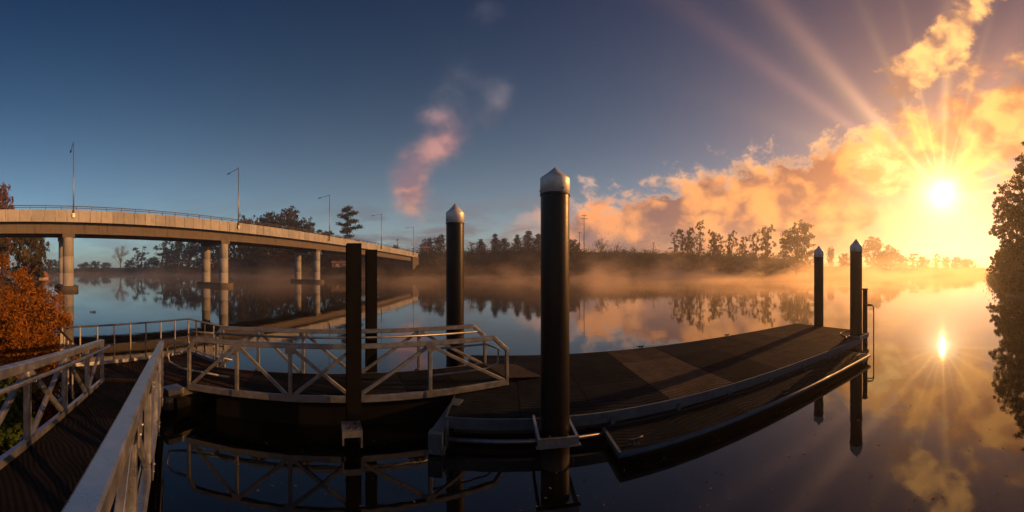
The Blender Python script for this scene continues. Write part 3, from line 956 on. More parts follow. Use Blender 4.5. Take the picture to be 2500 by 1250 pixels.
# ------------------------------------------------------------------ landing platform with guard rail
LX0, LX1, LY0, LY1, ZP = -9.65, -6.94, 1.80, 6.29, 0.65
land = thing('landing_platform', (-8.2, 4.1, 0), 'square floating landing with brown grating where both gangways meet', 'platform')
xs = [LX0, -8.29, LX1]; ys = [LY0, 3.36, 4.87, LY1]
for i in range(2):
    for j in range(3):
        y0_, x1_ = ys[j], xs[i + 1]
        if i == 1 and j == 0: x1_ = -7.68
        if i == 1 and j == 1: y0_ = 4.00
        mb = MB(); mb.box((xs[i] + 0.006, y0_ + 0.006, ZP - 0.06), (x1_ - 0.006, ys[j + 1] - 0.006, ZP + random.uniform(-0.003, 0.003))); mb.build('deck_panel', deck_brown, land)
mb = MB(); mb.box((-8.284, 3.366, ZP - 0.06), (-7.68, 3.994, ZP - 0.002)); mb.build('deck_panel', deck_brown, land)
for nm, mt_, lo, hi in (('kerb', alu, (LX0 - 0.06, LY0, ZP - 0.2), (LX0 - 0.002, LY1, ZP + 0.10)), ('kerb', alu, (LX0 - 0.06, LY1 + 0.002, ZP - 0.2), (-7.66, LY1 + 0.06, ZP + 0.10)),
                        ('edge_beam', darkmetal, (LX1 + 0.002, 4.00, ZP - 0.20), (LX1 + 0.06, LY1, ZP - 0.01)), ('edge_beam', darkmetal, (-7.68, 3.94, ZP - 0.20), (LX1 + 0.06, 3.998, ZP - 0.012)),
                        ('edge_beam', darkmetal, (LX0, LY0 - 0.06, ZP - 0.22), (-7.68, LY0 - 0.002, ZP - 0.01))):
    mb = MB(); mb.box(lo, hi); mb.build(nm, mt_, land)
for x_, y0_ in ((-9.15, LY0 + 0.2), (-7.55, 4.35)):
    MB().tube([(x_, y0_, 0.08), (x_, LY1 - 0.1, 0.08)], 0.36, 20).build('float', blacksteel, land)
for x_ in (-9.15, -7.55):
    for y_ in (4.5, 5.9):
        mb = MB(); mb.box((x_ - 0.06, y_ - 0.06, 0.40), (x_ + 0.06, y_ + 0.06, ZP - 0.062)); mb.build('strut', darkmetal, land)
mb = MB(); mb.box((-7.19, 3.90, ZP - 0.12), (-6.85, 4.34, ZP + 0.012)); mb.build('corner_block', galv, land)
MB().tube([(-7.03, 3.97, ZP - 0.48), (-7.03, 3.97, ZP - 0.13)], 0.17, 16).build('roller', darkmetal, land)

guard = thing('guard_rail', (LX0, 4.2, ZP), 'pale metal guard rail along the back of the landing above the water', 'guard rail')
GX_ = LX0 - 0.03
fence = [Vector((-7.68, 1.74, 0)), Vector((GX_ + 0.05, 1.74, 0)), Vector((GX_, 1.88, 0)), Vector((GX_, LY1 + 0.03, 0)), Vector((-7.73, LY1 + 0.03, 0))]
ztop = ZP + 1.20
for zz, rr_ in ((ztop, 0.030), (ZP + 0.58, 0.021)):
    MB().tube([v_ + UP * zz for v_ in fence[2:]], rr_, 8).build('rail', galv, guard)
    MB().tube([v_ + UP * (zz - 0.02) for v_ in fence[:2]], rr_, 8).build('rail', darkmetal, guard)
npost = 9
for i in range(npost):
    y_ = 1.88 + (LY1 + 0.03 - 1.88) * i / (npost - 1)
    MB().beam(Vector((GX_, y_, ZP + 0.10)), Vector((GX_, y_, ztop)), 0.037, 0.037, Vector((1, 0, 0))).build('post', galv, guard)
for i in range(1, 5):
    x_ = GX_ + (-7.73 - GX_) * i / 4
    MB().beam(Vector((x_, LY1 + 0.03, ZP + 0.10)), Vector((x_, LY1 + 0.03, ztop)), 0.037, 0.037, Vector((1, 0, 0))).build('post', galv if i in (3, 4) else darkmetal, guard)
for i in range(4):
    x_ = -7.68 + (GX_ - -7.68) * i / 4
    MB().beam(Vector((x_, 1.74, ZP - 0.15)), Vector((x_, 1.74, ztop - 0.02)), 0.037, 0.037, Vector((1, 0, 0))).build('post', galv, guard)

# ------------------------------------------------------------------ shore gangway (close to the eye, sloping up to the bank)
SA = Vector((0.861, -0.5086, 0)).normalized(); SN = Vector((0.5086, 0.861, 0)).normalized()
SL = 11.88; SLP = 0.14
shore = thing('shore_gangway', (-5.2, 1.9, 0), 'near sloping aluminium gangway with truss sides running down from the camera', 'gangway')
OL = Vector((-8.12, 2.63, 0.665)); OR = Vector((-7.13, 3.86, 0.665))
sp = [i * 1.485 for i in range(9)]
truss(shore, OL, SA, SN, SL, 1.045, sp, '\\/X\\/X\\/', 0.0, 0.0, 0.122, alu, 1, SLP)
truss(shore, OR - SA * 0.12, SA, -SN, SL, 1.08, sp, '/X\\/X\\/X', 0.0, 0.0, 0.122, alu, 1, SLP)
ax = (SA + UP * SLP).normalized(); upn = SN.cross(ax); upn = upn if upn.z > 0 else -upn
for i in range(8):
    mb = MB(); mb.obox(OL, ax, SN, upn, (i * 1.50 + 0.005, 0.07, -0.03), ((i + 1) * 1.50 - 0.005, 1.495, 0.02 + random.uniform(-0.002, 0.002))); mb.build('deck_panel', gang_deck, shore)
for k, t in ((0, 0.064), (1, 1.499)):
    mb = MB(); mb.obox(OL, ax, SN, upn, (0, t - 0.004, 0.022), (11.95, t + 0.004, 0.11)); mb.build('kick_plate', alu, shore)
mb = MB(); mb.obox(OL, ax, SN, upn, (-0.85, 0.12, 0.075), (-0.004, 1.45, 0.10)); mb.build('transition_plate', gang_deck, shore)
MB().tube([OL + SN * 0.125 + UP * 0.895, OL + SN * 0.125 - SA * 0.40 + UP * 0.86], 0.028, 8).build('handrail_end', alu, shore)

# ------------------------------------------------------------------ ladder at the dock corner
lad = thing('boarding_ladder', dk(14.62, 8.0, 0), 'black ladder post with curved grab rail behind the corner pile', 'ladder')
lp = at(2112, 15.9)
mb = MB(); mb.beam(Vector((lp.x, lp.y, -0.8)), Vector((lp.x, lp.y, zat(708, 15.9))), 0.20, 0.16, DA, 0.015); mb.build('post', blacksteel, lad)
mb = MB(); mb.beam(Vector((lp.x, lp.y, zat(708, 15.9) + 0.001)), Vector((lp.x, lp.y, zat(704, 15.9))), 0.24, 0.2, DA); mb.build('cap_plate', darkmetal, lad)
for k_, off in ((0, 0.0), (1, 0.42)):
    b0 = at(2118, 15.9 + off); b1 = at(2133, 15.9 + off)
    MB().tube([Vector((b0.x, b0.y, zat(746, 15.9))), Vector((b1.x, b1.y, zat(746, 15.9)) ) - (b1 - b0) * 0.2, Vector((b1.x, b1.y, zat(751, 15.9))), Vector((b1.x, b1.y, zat(842, 15.9))), Vector((b0.x, b0.y, zat(848, 15.9)))], 0.03, 8).build('grab_rail', darkmetal, lad)
for k in range(4):
    b0 = at(2118, 15.9); b1 = at(2118, 16.32)
    MB().tube([Vector((b0.x, b0.y, -0.5 + k * 0.3)), Vector((b1.x, b1.y, -0.5 + k * 0.3))], 0.02, 6).build('rung', darkmetal, lad)
mb = MB(); mb.beam(Vector((lp.x, lp.y, 0.42)) - DA * 0.6, Vector((lp.x, lp.y, 0.42)) + DA * 0.28, 0.14, 0.16); mb.build('bracket', galv, lad)
hose = MB().tube([dk(12.1, 7.1, ZD + 0.02), dk(12.7, 7.25, ZD + 0.03), dk(13.2, 7.9, ZD + 0.03), dk(13.9, 8.0, ZD + 0.03), dk(14.3, 7.7, ZD + 0.04)], 0.022, 6).build('mooring_rope', darkmetal)
tag(hose, 'dark mooring rope lying on the deck beside the corner pile', 'rope')


# ------------------------------------------------------------------ vegetation
def quads(c, u, v, name, mat, parent, smooth=False):
    """many small leaf quads from centres and half-axes (N,3)"""
    n_ = len(c)
    vs = np.empty((n_, 4, 3)); vs[:, 0] = c - u * 0.5 - v; vs[:, 1] = c + u * 0.9 - v * 0.15; vs[:, 2] = c + u * 0.35 + v; vs[:, 3] = c - u + v * 0.25
    me = bpy.data.meshes.new(name)
    me.vertices.add(n_ * 4); me.vertices.foreach_set('co', vs.reshape(-1))
    me.loops.add(n_ * 4); me.loops.foreach_set('vertex_index', np.arange(n_ * 4, dtype=np.int32))
    me.polygons.add(n_); me.polygons.foreach_set('loop_start', np.arange(0, n_ * 4, 4, dtype=np.int32)); me.polygons.foreach_set('loop_total', np.full(n_, 4, dtype=np.int32))
    me.update(); me.validate()
    if mat: me.materials.append(mat)
    return me


def rdir(n_):
    d = rng.normal(size=(n_, 3)); return d / np.linalg.norm(d, axis=1)[:, None]


def leaves_at(cents, rads, per, size, flat=1.0, aspect=0.55, droop=0.0):
    cs = []; 
    for c, r, k in zip(cents, rads, per):
        d = np.clip(rng.normal(0, 0.48, (k, 3)), -1.3, 1.3) * r
        d[:, 2] *= flat
        d[:, 2] -= droop * (d[:, 0] ** 2 + d[:, 1] ** 2) / max(r, 0.01)
        cs.append(np.asarray(c) + d)
    c = np.concatenate(cs)
    u = rdir(len(c)); w = rdir(len(c)); v = np.cross(u, w); v /= np.linalg.norm(v, axis=1)[:, None] + 1e-9
    s_ = size * (0.6 + 0.8 * rng.random(len(c)))[:, None]
    return c, u * s_, v * s_ * aspect


def tree_meshes(kind, seed):
    """a unit tree, 1 high; returns trunk mesh and crown mesh"""
    global rng
    rng = np.random.default_rng(seed)
    rr = random.Random(seed)
    tb = MB(); cents = []; rads = []; per = []
    size = 0.02; asp = 0.55; flat = 0.8; mat = leaf_dark
    def limb(p0, p1, r0, r1, wig=0.02):
        p0 = Vector(p0); p1 = Vector(p1)
        mid = (p0 + p1) / 2 + Vector((rr.uniform(-wig, wig), rr.uniform(-wig, wig), rr.uniform(-wig, wig) * 0.4))
        tb.tube([p0, mid, p1], [r0, (r0 + r1) / 2, r1], 5, False)
    def sub(e, sp, k, r0, r1, n_):
        for _ in range(k):
            cents.append((e[0] + rr.gauss(0, sp * 0.6), e[1] + rr.gauss(0, sp * 0.6), min(0.99, e[2] + rr.gauss(0, sp * 0.5)))); rads.append(rr.uniform(r0, r1)); per.append(n_)
    if kind == 'round':
        limb((0, 0, -0.06), (rr.uniform(-.02, .02), 0, 0.5), 0.030, 0.018)
        nl = 30
        for i in range(nl):
            a_ = i * 2.4 + rr.random(); z = 0.20 + 0.70 * (i / nl); w = 0.33 * math.sin(math.pi * min(1, (z + 0.02) / 1.06)) ** 0.8 * rr.uniform(0.65, 1.12)
            e = (w * math.cos(a_), w * math.sin(a_), z + rr.uniform(-.03, .05))
            limb((0, 0, z * 0.55), e, 0.012, 0.003)
            sub(e, 0.10, 7, 0.022, 0.055, 26)
        for i in range(12):
            e = (rr.uniform(-.17, .17), rr.uniform(-.17, .17), rr.uniform(0.40, 0.90)); sub(e, 0.09, 5, 0.03, 0.06, 26)
        size = 0.019
    elif kind == 'euc':
        for k in range(rr.choice((2, 3))):
            bx, by = rr.uniform(-.05, .05), rr.uniform(-.05, .05); tx, ty = rr.uniform(-.16, .16), rr.uniform(-.16, .16)
            limb((bx, by, -0.06), (tx * .6, ty * .6, 0.55), 0.022, 0.013, 0.03); limb((tx * .6, ty * .6, 0.55), (tx, ty, 0.93), 0.013, 0.004, 0.03)
            for i in range(10):
                z = 0.20 + 0.76 * i / 10 + rr.uniform(-.04, .04); a_ = rr.uniform(0, 6.3); w = rr.uniform(0.04, 0.15) * (1.15 - 0.6 * abs(z - 0.6))
                c = (tx * z + w * math.cos(a_), ty * z + w * math.sin(a_), z)
                limb((tx * z * .9, ty * z * .9, z - 0.06), c, 0.007, 0.003)
                sub(c, 0.065, 5, 0.018, 0.045, 24)
        size = 0.018; asp = 0.42; flat = 0.95
    elif kind == 'tall':
        limb((0, 0, -0.06), (0.01, 0.01, 0.5), 0.020, 0.013, 0.02); limb((0.01, 0.01, 0.5), (0.03, 0, 0.97), 0.013, 0.003, 0.02)
        for i in range(15):
            z = 0.30 + 0.68 * i / 15; a_ = i * 2.4; w = rr.uniform(0.03, 0.10)
            c = (0.02 + w * math.cos(a_), w * math.sin(a_), z); limb((0.015, 0.005, z - 0.05), c, 0.006, 0.002)
            sub(c, 0.05, 4, 0.014, 0.036, 18)
        size = 0.016; asp = 0.4
    elif kind == 'conifer':
        limb((0, 0, -0.05), (0, 0, 0.98), 0.022, 0.003, 0.005)
        for i in range(17):
            z = 0.10 + 0.86 * i / 17; w = 0.23 * (1 - z) ** 0.85 + 0.010
            for k in range(5):
                a_ = k * 1.257 + i * 0.7 + rr.random() * .5; wl = w * rr.uniform(0.35, 1.45)
                c = (wl * .7 * math.cos(a_), wl * .7 * math.sin(a_), z - 0.02)
                limb((0, 0, z), (wl * math.cos(a_), wl * math.sin(a_), z - 0.035), 0.004, 0.0015, 0.004)
                cents.append(c); rads.append(max(0.024, wl * 0.55)); per.append(42)
        size = 0.018; flat = 0.5; asp = 0.45; mat = leaf_conifer
    elif kind == 'pine':    # layered, open crown with separate tiers
        limb((0, 0, -0.05), (0.02, 0, 0.95), 0.024, 0.006, 0.02)
        for i in range(11):
            z = 0.22 + 0.74 * i / 11; sd = 1 if i % 2 else -1
            for k in range(3):
                a_ = (0 if sd > 0 else math.pi) + rr.uniform(-1.1, 1.1); w = rr.uniform(0.10, 0.36) * (1.15 - z * 0.75)
                c = (0.01 + w * math.cos(a_), w * math.sin(a_), z + w * 0.22)
                limb((0.01, 0, z), c, 0.008, 0.003, 0.01)
                for f_ in (0.55, 1.0):
                    cents.append((c[0] * f_, c[1] * f_, z + w * 0.22 * f_ + 0.012)); rads.append(rr.uniform(0.06, 0.10)); per.append(80)
        size = 0.020; flat = 0.38; asp = 0.4
    elif kind == 'bare':
        limb((0, 0, -0.05), (0, 0, 0.35), 0.030, 0.02)
        for i in range(13):
            a_ = i * 2.4; w = rr.uniform(0.12, 0.34); e = (w * math.cos(a_), w * math.sin(a_), rr.uniform(0.62, 0.97))
            limb((0, 0, 0.28 + 0.02 * i), e, 0.012, 0.003, 0.03)
            for k in range(4):
                e2 = (e[0] + rr.uniform(-.1, .1), e[1] + rr.uniform(-.1, .1), e[2] + rr.uniform(-.06, .06)); limb(((e[0]) * .7, e[1] * .7, e[2] * .7 + 0.1), e2, 0.005, 0.001, 0.02)
            cents.append(e); rads.append(0.12); per.append(110)
        size = 0.013; asp = 0.35
    elif kind == 'shrub':
        for i in range(16):
            a_ = i * 2.4; w = rr.uniform(0.05, 0.5); e = (w * math.cos(a_), w * math.sin(a_), rr.uniform(0.15, 0.95) * (1 - 0.5 * w))
            limb((w * 0.2 * math.cos(a_), w * .2 * math.sin(a_), -0.1), e, 0.015, 0.004)
            cents.append(e); rads.append(rr.uniform(0.13, 0.24)); per.append(75)
        size = 0.040; flat = 0.8
    c, u, v = leaves_at(cents, rads, per, size, flat, asp)
    tm = tb.mesh(kind + '_trunk'); tm.materials.append(bark)
    return tm, (c, u, v)


PROTO = {}
def proto(kind, seed, mat):
    key = (kind, seed, mat.name)
    if key not in PROTO:
        tm, (c, u, v) = tree_meshes(kind, seed)
        PROTO[key] = (tm, quads(c, u, v, kind + '_crown', mat, None))
    return PROTO[key]


LABELS = set()
def tree(px_i, dist, ytop, wpx, kind, seed, mat, label, cat='tree', group='trees on the far bank', natw=0.62):
    p = at(px_i, dist); z0 = float(ground(p.x, p.y)) - 0.15
    H = zat(ytop, dist) - z0
    w = wpx * dist / F
    sxy = w / natw
    t = thing('tree' if kind != 'shrub' else 'shrub', (p.x, p.y, z0), label, cat, group, rz=seed * 1.7 + px_i * 0.013)
    tm, cm = proto(kind, seed, mat)
    piece('trunk', tm, None, t, scale=(sxy, sxy, H))
    piece('crown', cm, None, t, scale=(sxy, sxy, H))
    return t


NW = {'round': 0.80, 'euc': 0.46, 'tall': 0.27, 'conifer': 0.42, 'pine': 0.74, 'bare': 0.80, 'shrub': 1.25}
TREES = [
    # px, dist, ytop, width px, kind, seed, material, label
    # left, on the near bank beyond the bridge
    (4, 100, 446, 74, 'round', 1, leaf_russet, 'tall russet tree rising above the left end of the bridge'),
    (62, 104, 520, 95, 'round', 4, leaf_olive, 'olive tree under the left end of the bridge, beside the first pier'),
    (-30, 88, 560, 110, 'round', 3, leaf_olive, 'olive tree cut off by the left picture edge below the bridge'),
    (92, 120, 560, 55, 'round', 4, leaf_olive, 'smaller olive tree left of the first bridge pier'),
    # far left bank, seen through the first span
    (128, 300, 632, 40, 'round', 1, leaf_dark, 'low misty tree just left of the first bridge column'),
    (205, 318, 640, 34, 'round', 3, leaf_dark, 'low distant tree right beside the first bridge column'),
    (232, 322, 636, 30, 'round', 4, leaf_dark, 'low distant tree second from the first bridge column'),
    (258, 318, 640, 28, 'round', 1, leaf_dark, 'low distant tree just left of the bare pale tree'),
    (294, 300, 600, 46, 'bare', 5, twig_m, 'pale half bare round tree seen through the first bridge span'),
    (343, 296, 599, 42, 'euc', 6, leaf_dark, 'upright dark tree right of the bare pale tree'),
    (318, 300, 634, 34, 'round', 3, leaf_dark, 'low tree between the bare pale tree and the upright dark tree'),
    (392, 285, 600, 72, 'euc', 7, leaf_dark, 'loose grey green tree left in the dark grove before the second pier'),
    (428, 275, 584, 81, 'euc', 8, leaf_dark, 'tallest grey green tree in the grove left of the second pier'),
    (462, 262, 580, 81, 'round', 4, leaf_dark, 'dense dark tree just left of the second pier'),
    (372, 288, 628, 40, 'round', 1, leaf_dark, 'low rounded tree at the left foot of the dark grove'),
    (520, 250, 574, 89, 'round', 3, leaf_dark, 'dark tree seen between the columns of the second pier'),
    (412, 280, 640, 46, 'shrub', 11, leaf_dark, 'low dark thicket at the foot of the grove before the second pier'),
    # grove behind the bridge, crowns above the deck
    (572, 222, 545, 84, 'round', 1, leaf_dark, 'dark tree right of the second pier, crown hidden by the deck'),
    (602, 205, 522, 62, 'round', 4, leaf_olive, 'leftmost crown above the bridge deck, right of the second lamp'),
    (630, 208, 530, 62, 'round', 3, leaf_olive, 'second crown from the left above the bridge deck'),
    (660, 202, 516, 66, 'round', 1, leaf_olive, 'third crown from the left above the bridge deck'),
    (700, 200, 505, 84, 'round', 3, leaf_olive, 'tallest rounded crown above the bridge deck'),
    (744, 200, 530, 58, 'round', 4, leaf_olive, 'rightmost crown of the grove above the bridge deck'),
    (640, 192, 590, 84, 'round', 1, leaf_dark, 'dark tree low behind the bridge, left of the third pier'),
    (690, 186, 600, 84, 'round', 4, leaf_russet, 'brownish tree low behind the left column of the third pier'),
    (735, 184, 592, 84, 'round', 3, leaf_dark, 'dark tree low between the columns of the third pier'),
    (790, 182, 560, 78, 'round', 1, leaf_dark, 'dark tree right of the third pier, top level with the deck'),
    (826, 180, 590, 61, 'round', 4, leaf_dark, 'dark tree just left of the black steel piles, under the deck'),
    (848, 186, 503, 82, 'pine', 9, leaf_dark, 'lone tiered tree with open layered branches above the bridge'),
    # far bank behind the bridge end
    (966, 205, 596, 18, 'round', 1, leaf_dark, 'small dark tree left of the last street lamp'),
    (1030, 196, 586, 24, 'euc', 2, leaf_dark, 'small tree at the left side of the pavilion'),
    (1056, 200, 578, 34, 'euc', 7, leaf_dark, 'darker tree behind the pavilion, left of the capped pile'),
    (1074, 200, 572, 30, 'round', 3, leaf_dark, 'rounded tree right of the pavilion, touching the capped pile'),
    # conifers and others in the middle
    (1150, 190, 590, 20, 'tall', 10, leaf_dark, 'thin tree right beside the capped pile behind the gangway'),
    (1174, 190, 580, 38, 'conifer', 12, leaf_conifer, 'second slender tree right of the capped pile behind the gangway'),
    (1209, 192, 566, 36, 'conifer', 13, leaf_conifer, 'narrow pointed conifer left of the middle of the far bank'),
    (1231, 190, 578, 46, 'conifer', 14, leaf_conifer, 'wider conifer right of the narrow pointed one'),
    (1263, 192, 568, 38, 'conifer', 12, leaf_conifer, 'pointed conifer midway between the two black capped piles'),
    (1290, 194, 558, 52, 'conifer', 13, leaf_conifer, 'tallest conifer left of the nearest capped pile'),
    (1314, 194, 566, 44, 'conifer', 14, leaf_conifer, 'conifer partly hidden by the nearest capped pile'),
    (1298, 182, 604, 44, 'round', 1, leaf_olive, 'low olive tree in front of the conifers by the nearest pile'),
    (1248, 182, 608, 40, 'round', 4, leaf_dark, 'low dark tree at the foot of the conifers'),
    (1398, 190, 585, 44, 'round', 3, leaf_dark, 'dark sloping tree just right of the nearest capped pile'),
    (1467, 188, 583, 36, 'bare', 5, leaf_dark, 'round open tree right of the utility poles'),
    (1506, 192, 596, 10, 'tall', 10, leaf_dark, 'thin spire of a tree right of the round open tree'),
    (1524, 190, 608, 20, 'pine', 9, leaf_dark, 'small umbrella shaped tree on the bare part of the far bank'),
    (1548, 192, 604, 18, 'euc', 2, leaf_dark, 'little spiky tree at the middle of the low skyline'),
    # open row of eucalypts
    (1647, 186, 566, 24, 'tall', 10, leaf_olive, 'first thin tree at the left end of the open gum row'),
    (1674, 184, 552, 52, 'euc', 6, leaf_olive, 'bushy gum tree second in the open row'),
    (1708, 188, 534, 30, 'tall', 15, leaf_olive, 'tallest thin gum sticking out above the open row'),
    (1690, 186, 556, 34, 'euc', 8, leaf_olive, 'leaning gum between the bushy one and the tallest thin one'),
    (1734, 188, 560, 34, 'euc', 7, leaf_olive, 'loose gum just right of the tallest thin one'),
    (1758, 190, 574, 30, 'tall', 15, leaf_olive, 'short thin gum left of the middle of the row'),
    (1782, 190, 562, 36, 'euc', 2, leaf_olive, 'gum with orange backlit leaves in the middle of the row'),
    (1812, 192, 572, 34, 'euc', 6, leaf_olive, 'shorter gum right of the middle of the row'),
    (1840, 194, 564, 34, 'euc', 8, leaf_olive, 'gum third from the right end of the row'),
    (1872, 196, 545, 44, 'euc', 7, leaf_olive, 'tall dark gum left of the big rounded tree'),
    (1904, 200, 598, 30, 'euc', 2, leaf_olive, 'small gum at the left foot of the big rounded tree'),
    (1945, 204, 542, 98, 'round', 3, leaf_olive, 'big dark rounded tree left of the two far capped piles'),
    # towards the sun
    (2028, 300, 600, 20, 'round', 4, leaf_olive, 'small round tree between the two far capped piles'),
    (2132, 318, 576, 58, 'round', 1, leaf_olive, 'tall hazy tree right of the corner pile'),
    (2176, 322, 598, 48, 'round', 3, leaf_olive, 'rounded hazy tree second right of the corner pile'),
    (2226, 345, 616, 34, 'euc', 6, leaf_olive, 'hazy tree under the sun, first of the low distant row'),
    (2285, 352, 618, 26, 'euc', 8, leaf_olive, 'hazy upright tree right below the sun'),
    (2310, 356, 625, 24, 'round', 4, leaf_olive, 'hazy tree just right below the sun'),
    (2336, 360, 626, 30, 'round', 1, leaf_olive, 'second last hazy tree of the low distant row, right of the sun'),
    (2062, 300, 618, 36, 'round', 3, leaf_olive, 'low hazy tree half hidden by the corner pile'),
    (2152, 326, 612, 40, 'round', 4, leaf_olive, 'low hazy tree between the two taller ones right of the corner pile'),
    (2200, 335, 622, 40, 'round', 1, leaf_olive, 'low hazy tree right of the two taller ones beside the corner pile'),
    (2254, 348, 626, 38, 'round', 3, leaf_olive, 'broad low hazy tree below and left of the sun'),
    (2362, 362, 630, 40, 'round', 4, leaf_olive, 'low hazy tree at the right end of the distant row'),
    (1752, 184, 604, 60, 'shrub', 11, leaf_olive, 'wide low thicket under the middle of the gum row'),
    (1830, 188, 606, 60, 'shrub', 16, leaf_olive, 'wide low thicket under the right half of the gum row'),
    (1680, 182, 606, 56, 'shrub', 16, leaf_olive, 'wide low thicket under the left half of the gum row'),
]
for (a_, d_, y_, w_, k_, sd, mt, lb) in TREES:
    tree(a_, d_, y_, w_, k_, sd, mt, lb, 'thicket' if k_ == 'shrub' else 'tree', None, NW[k_])

# big trees on the right bank, close: own meshes with more leaves
def big_tree(px_i, dist, ytop, spread, seed, nclump, leaves, size, mat, label):
    global rng
    rng = np.random.default_rng(seed); rr = random.Random(seed)
    p = at(px_i, dist); z0 = float(ground(p.x, p.y)) - 0.2
    H = zat(ytop, dist) - z0
    t = thing('tree', (p.x, p.y, z0), label, 'tree')
    tb = MB(); cents = []; rads = []; per = []
    tb.tube([(0, 0, -0.2), (0.1, 0.05, H * 0.3), (0.3, 0.1, H * 0.62), (0.2, 0.2, H * 0.95)], [0.02 * H, 0.016 * H, 0.009 * H, 0.002 * H], 9)
    for i in range(nclump):
        z = H * (0.10 + 0.88 * (i + rr.random()) / nclump); a0 = i * 2.4 + rr.uniform(-.3, .3)
        w = spread * (0.45 + 0.55 * math.sin(math.pi * (0.10 + 0.78 * z / H))) * rr.uniform(0.30, 1.12) * (1.0 if z < H * 0.88 else 0.6)
        c = Vector((0.2 + w * math.cos(a0), 0.1 + w * math.sin(a0), z))
        tb.tube([(0.2, 0.1, max(0.2, z - w * 0.5)), Vector((0.2, 0.1, z - w * 0.25)).lerp(c, 0.5), c], [0.007 * H, 0.004 * H, 0.001 * H], 5, False)
        for k in range(11):
            e = c + Vector([max(-1.0, min(1.0, rr.gauss(0, .6))) for _ in range(3)]) * (spread * 0.28)
            cents.append(e); rads.append(spread * rr.uniform(0.05, 0.13)); per.append(leaves // 3)
    tb.build('trunk', bark, t, Vector((0, 0, 0)))
    c, u, v = leaves_at(cents, rads, per, size, 0.8, 0.5)
    piece('crown', quads(c, u, v, 'crown', mat, None), None, t)
    return t
big_tree(2522, 46, 372, 4.3, 21, 52, 150, 0.17, leaf_dark, 'tall dark tree filling the right picture edge')
big_tree(2484, 50, 505, 3.8, 22, 44, 140, 0.17, leaf_dark, 'shorter leafy tree leaning left of the tall one at the right edge')
big_tree(2466, 60, 600, 3.2, 23, 32, 120, 0.18, leaf_dark, 'low leafy tree at the left end of the right bank')
big_tree(2570, 42, 400, 5.6, 24, 44, 120, 0.17, leaf_dark, 'dark tree on the right bank cut off by the picture edge')

# orange shrub on the near bank at the left
def dense_shrub(cx, cy, z0, rx, ry, h, n_, mat, label, seed, leaf=0.055, cat='shrub', asp=0.30):
    global rng
    rng = np.random.default_rng(seed); rr = random.Random(seed)
    t = thing('shrub', (cx, cy, z0), label, cat)
    st = MB(); cents = []; rads = []; per = []
    K = 120
    for i in range(K):
        d = rdir(1)[0]; d[2] = abs(d[2])
        q_ = rr.random() ** 0.33
        e = Vector((d[0] * rx * q_, d[1] * ry * q_, 0.12 * h + d[2] * h * 0.88 * q_))
        e.z += 0.10 * h * math.sin(e.x * 2.3 + 1) * math.cos(e.y * 2.1)
        st.tube([(e.x * 0.25, e.y * 0.25, -0.1), (e.x * 0.62, e.y * 0.62, e.z * 0.6), e], [0.02, 0.012, 0.003], 4, False)
        cents.append(tuple(e)); rads.append(rr.uniform(0.22, 0.42)); per.append(n_ // K)
    tag(st.build('stems', twig_m, t, Vector((0, 0, 0))), kind='stuff')
    cs = leaves_at(cents, rads, per, leaf, 1.0, asp)
    piece('foliage', quads(*cs, 'foliage', mat, None), None, t)
    # long arching shoots that break the outline
    sh_c = []; sh_u = []; sh_v = []; sm_ = MB()
    for i in range(70):
        a0 = rr.uniform(0, 6.28); e = rr.uniform(0.3, 1.4)
        b0 = Vector((math.cos(a0) * rx * 0.85 * math.cos(e), math.sin(a0) * ry * 0.85 * math.cos(e), h * 0.15 + h * 0.8 * math.sin(e)))
        o_ = Vector((math.cos(a0) * 0.5, math.sin(a0) * 0.5, 0.9)).normalized() * rr.uniform(0.25, 0.65)
        pts = [b0, b0 + o_ * 0.5, b0 + o_ + Vector((0, 0, -0.04))]
        sm_.tube(pts, [0.006, 0.004, 0.002], 4, False)
        for k in range(12):
            f_ = k / 12; q_ = pts[0].lerp(pts[2], f_)
            sh_c.append(tuple(q_ + Vector((rr.gauss(0, .03), rr.gauss(0, .03), rr.gauss(0, .03)))))
    c = np.array(sh_c); u = rdir(len(c)) * leaf; w = rdir(len(c)); v = np.cross(u, w) * asp
    tag(sm_.build('shoots', twig_m, t, Vector((0, 0, 0))), kind='stuff')
    piece('shoot_leaves', quads(c, u, v, 'shoot_leaves', mat, None), None, t)
    return t
dense_shrub(-11.6, 0.50, 0.10, 2.5, 2.25, 3.55, 38000, leaf_orange, 'big orange leaved shrub on the bank at the left edge', 31, 0.060)
dense_shrub(-13.4, -3.2, 0.8, 2.4, 2.0, 3.2, 12000, leaf_orange, 'orange shrub farther back at the left picture edge', 32, 0.07)
dense_shrub(-7.9, -0.25, -0.1, 1.5, 0.85, 0.95, 9000, leaf_green, 'low green leafy plant under the near gangway truss', 33, 0.055, 'plant', 0.7)
dense_shrub(-6.0, -1.35, -0.1, 1.4, 0.8, 1.0, 8000, leaf_green, 'green bank plant at the left edge behind the near gangway', 34, 0.055, 'plant', 0.7)

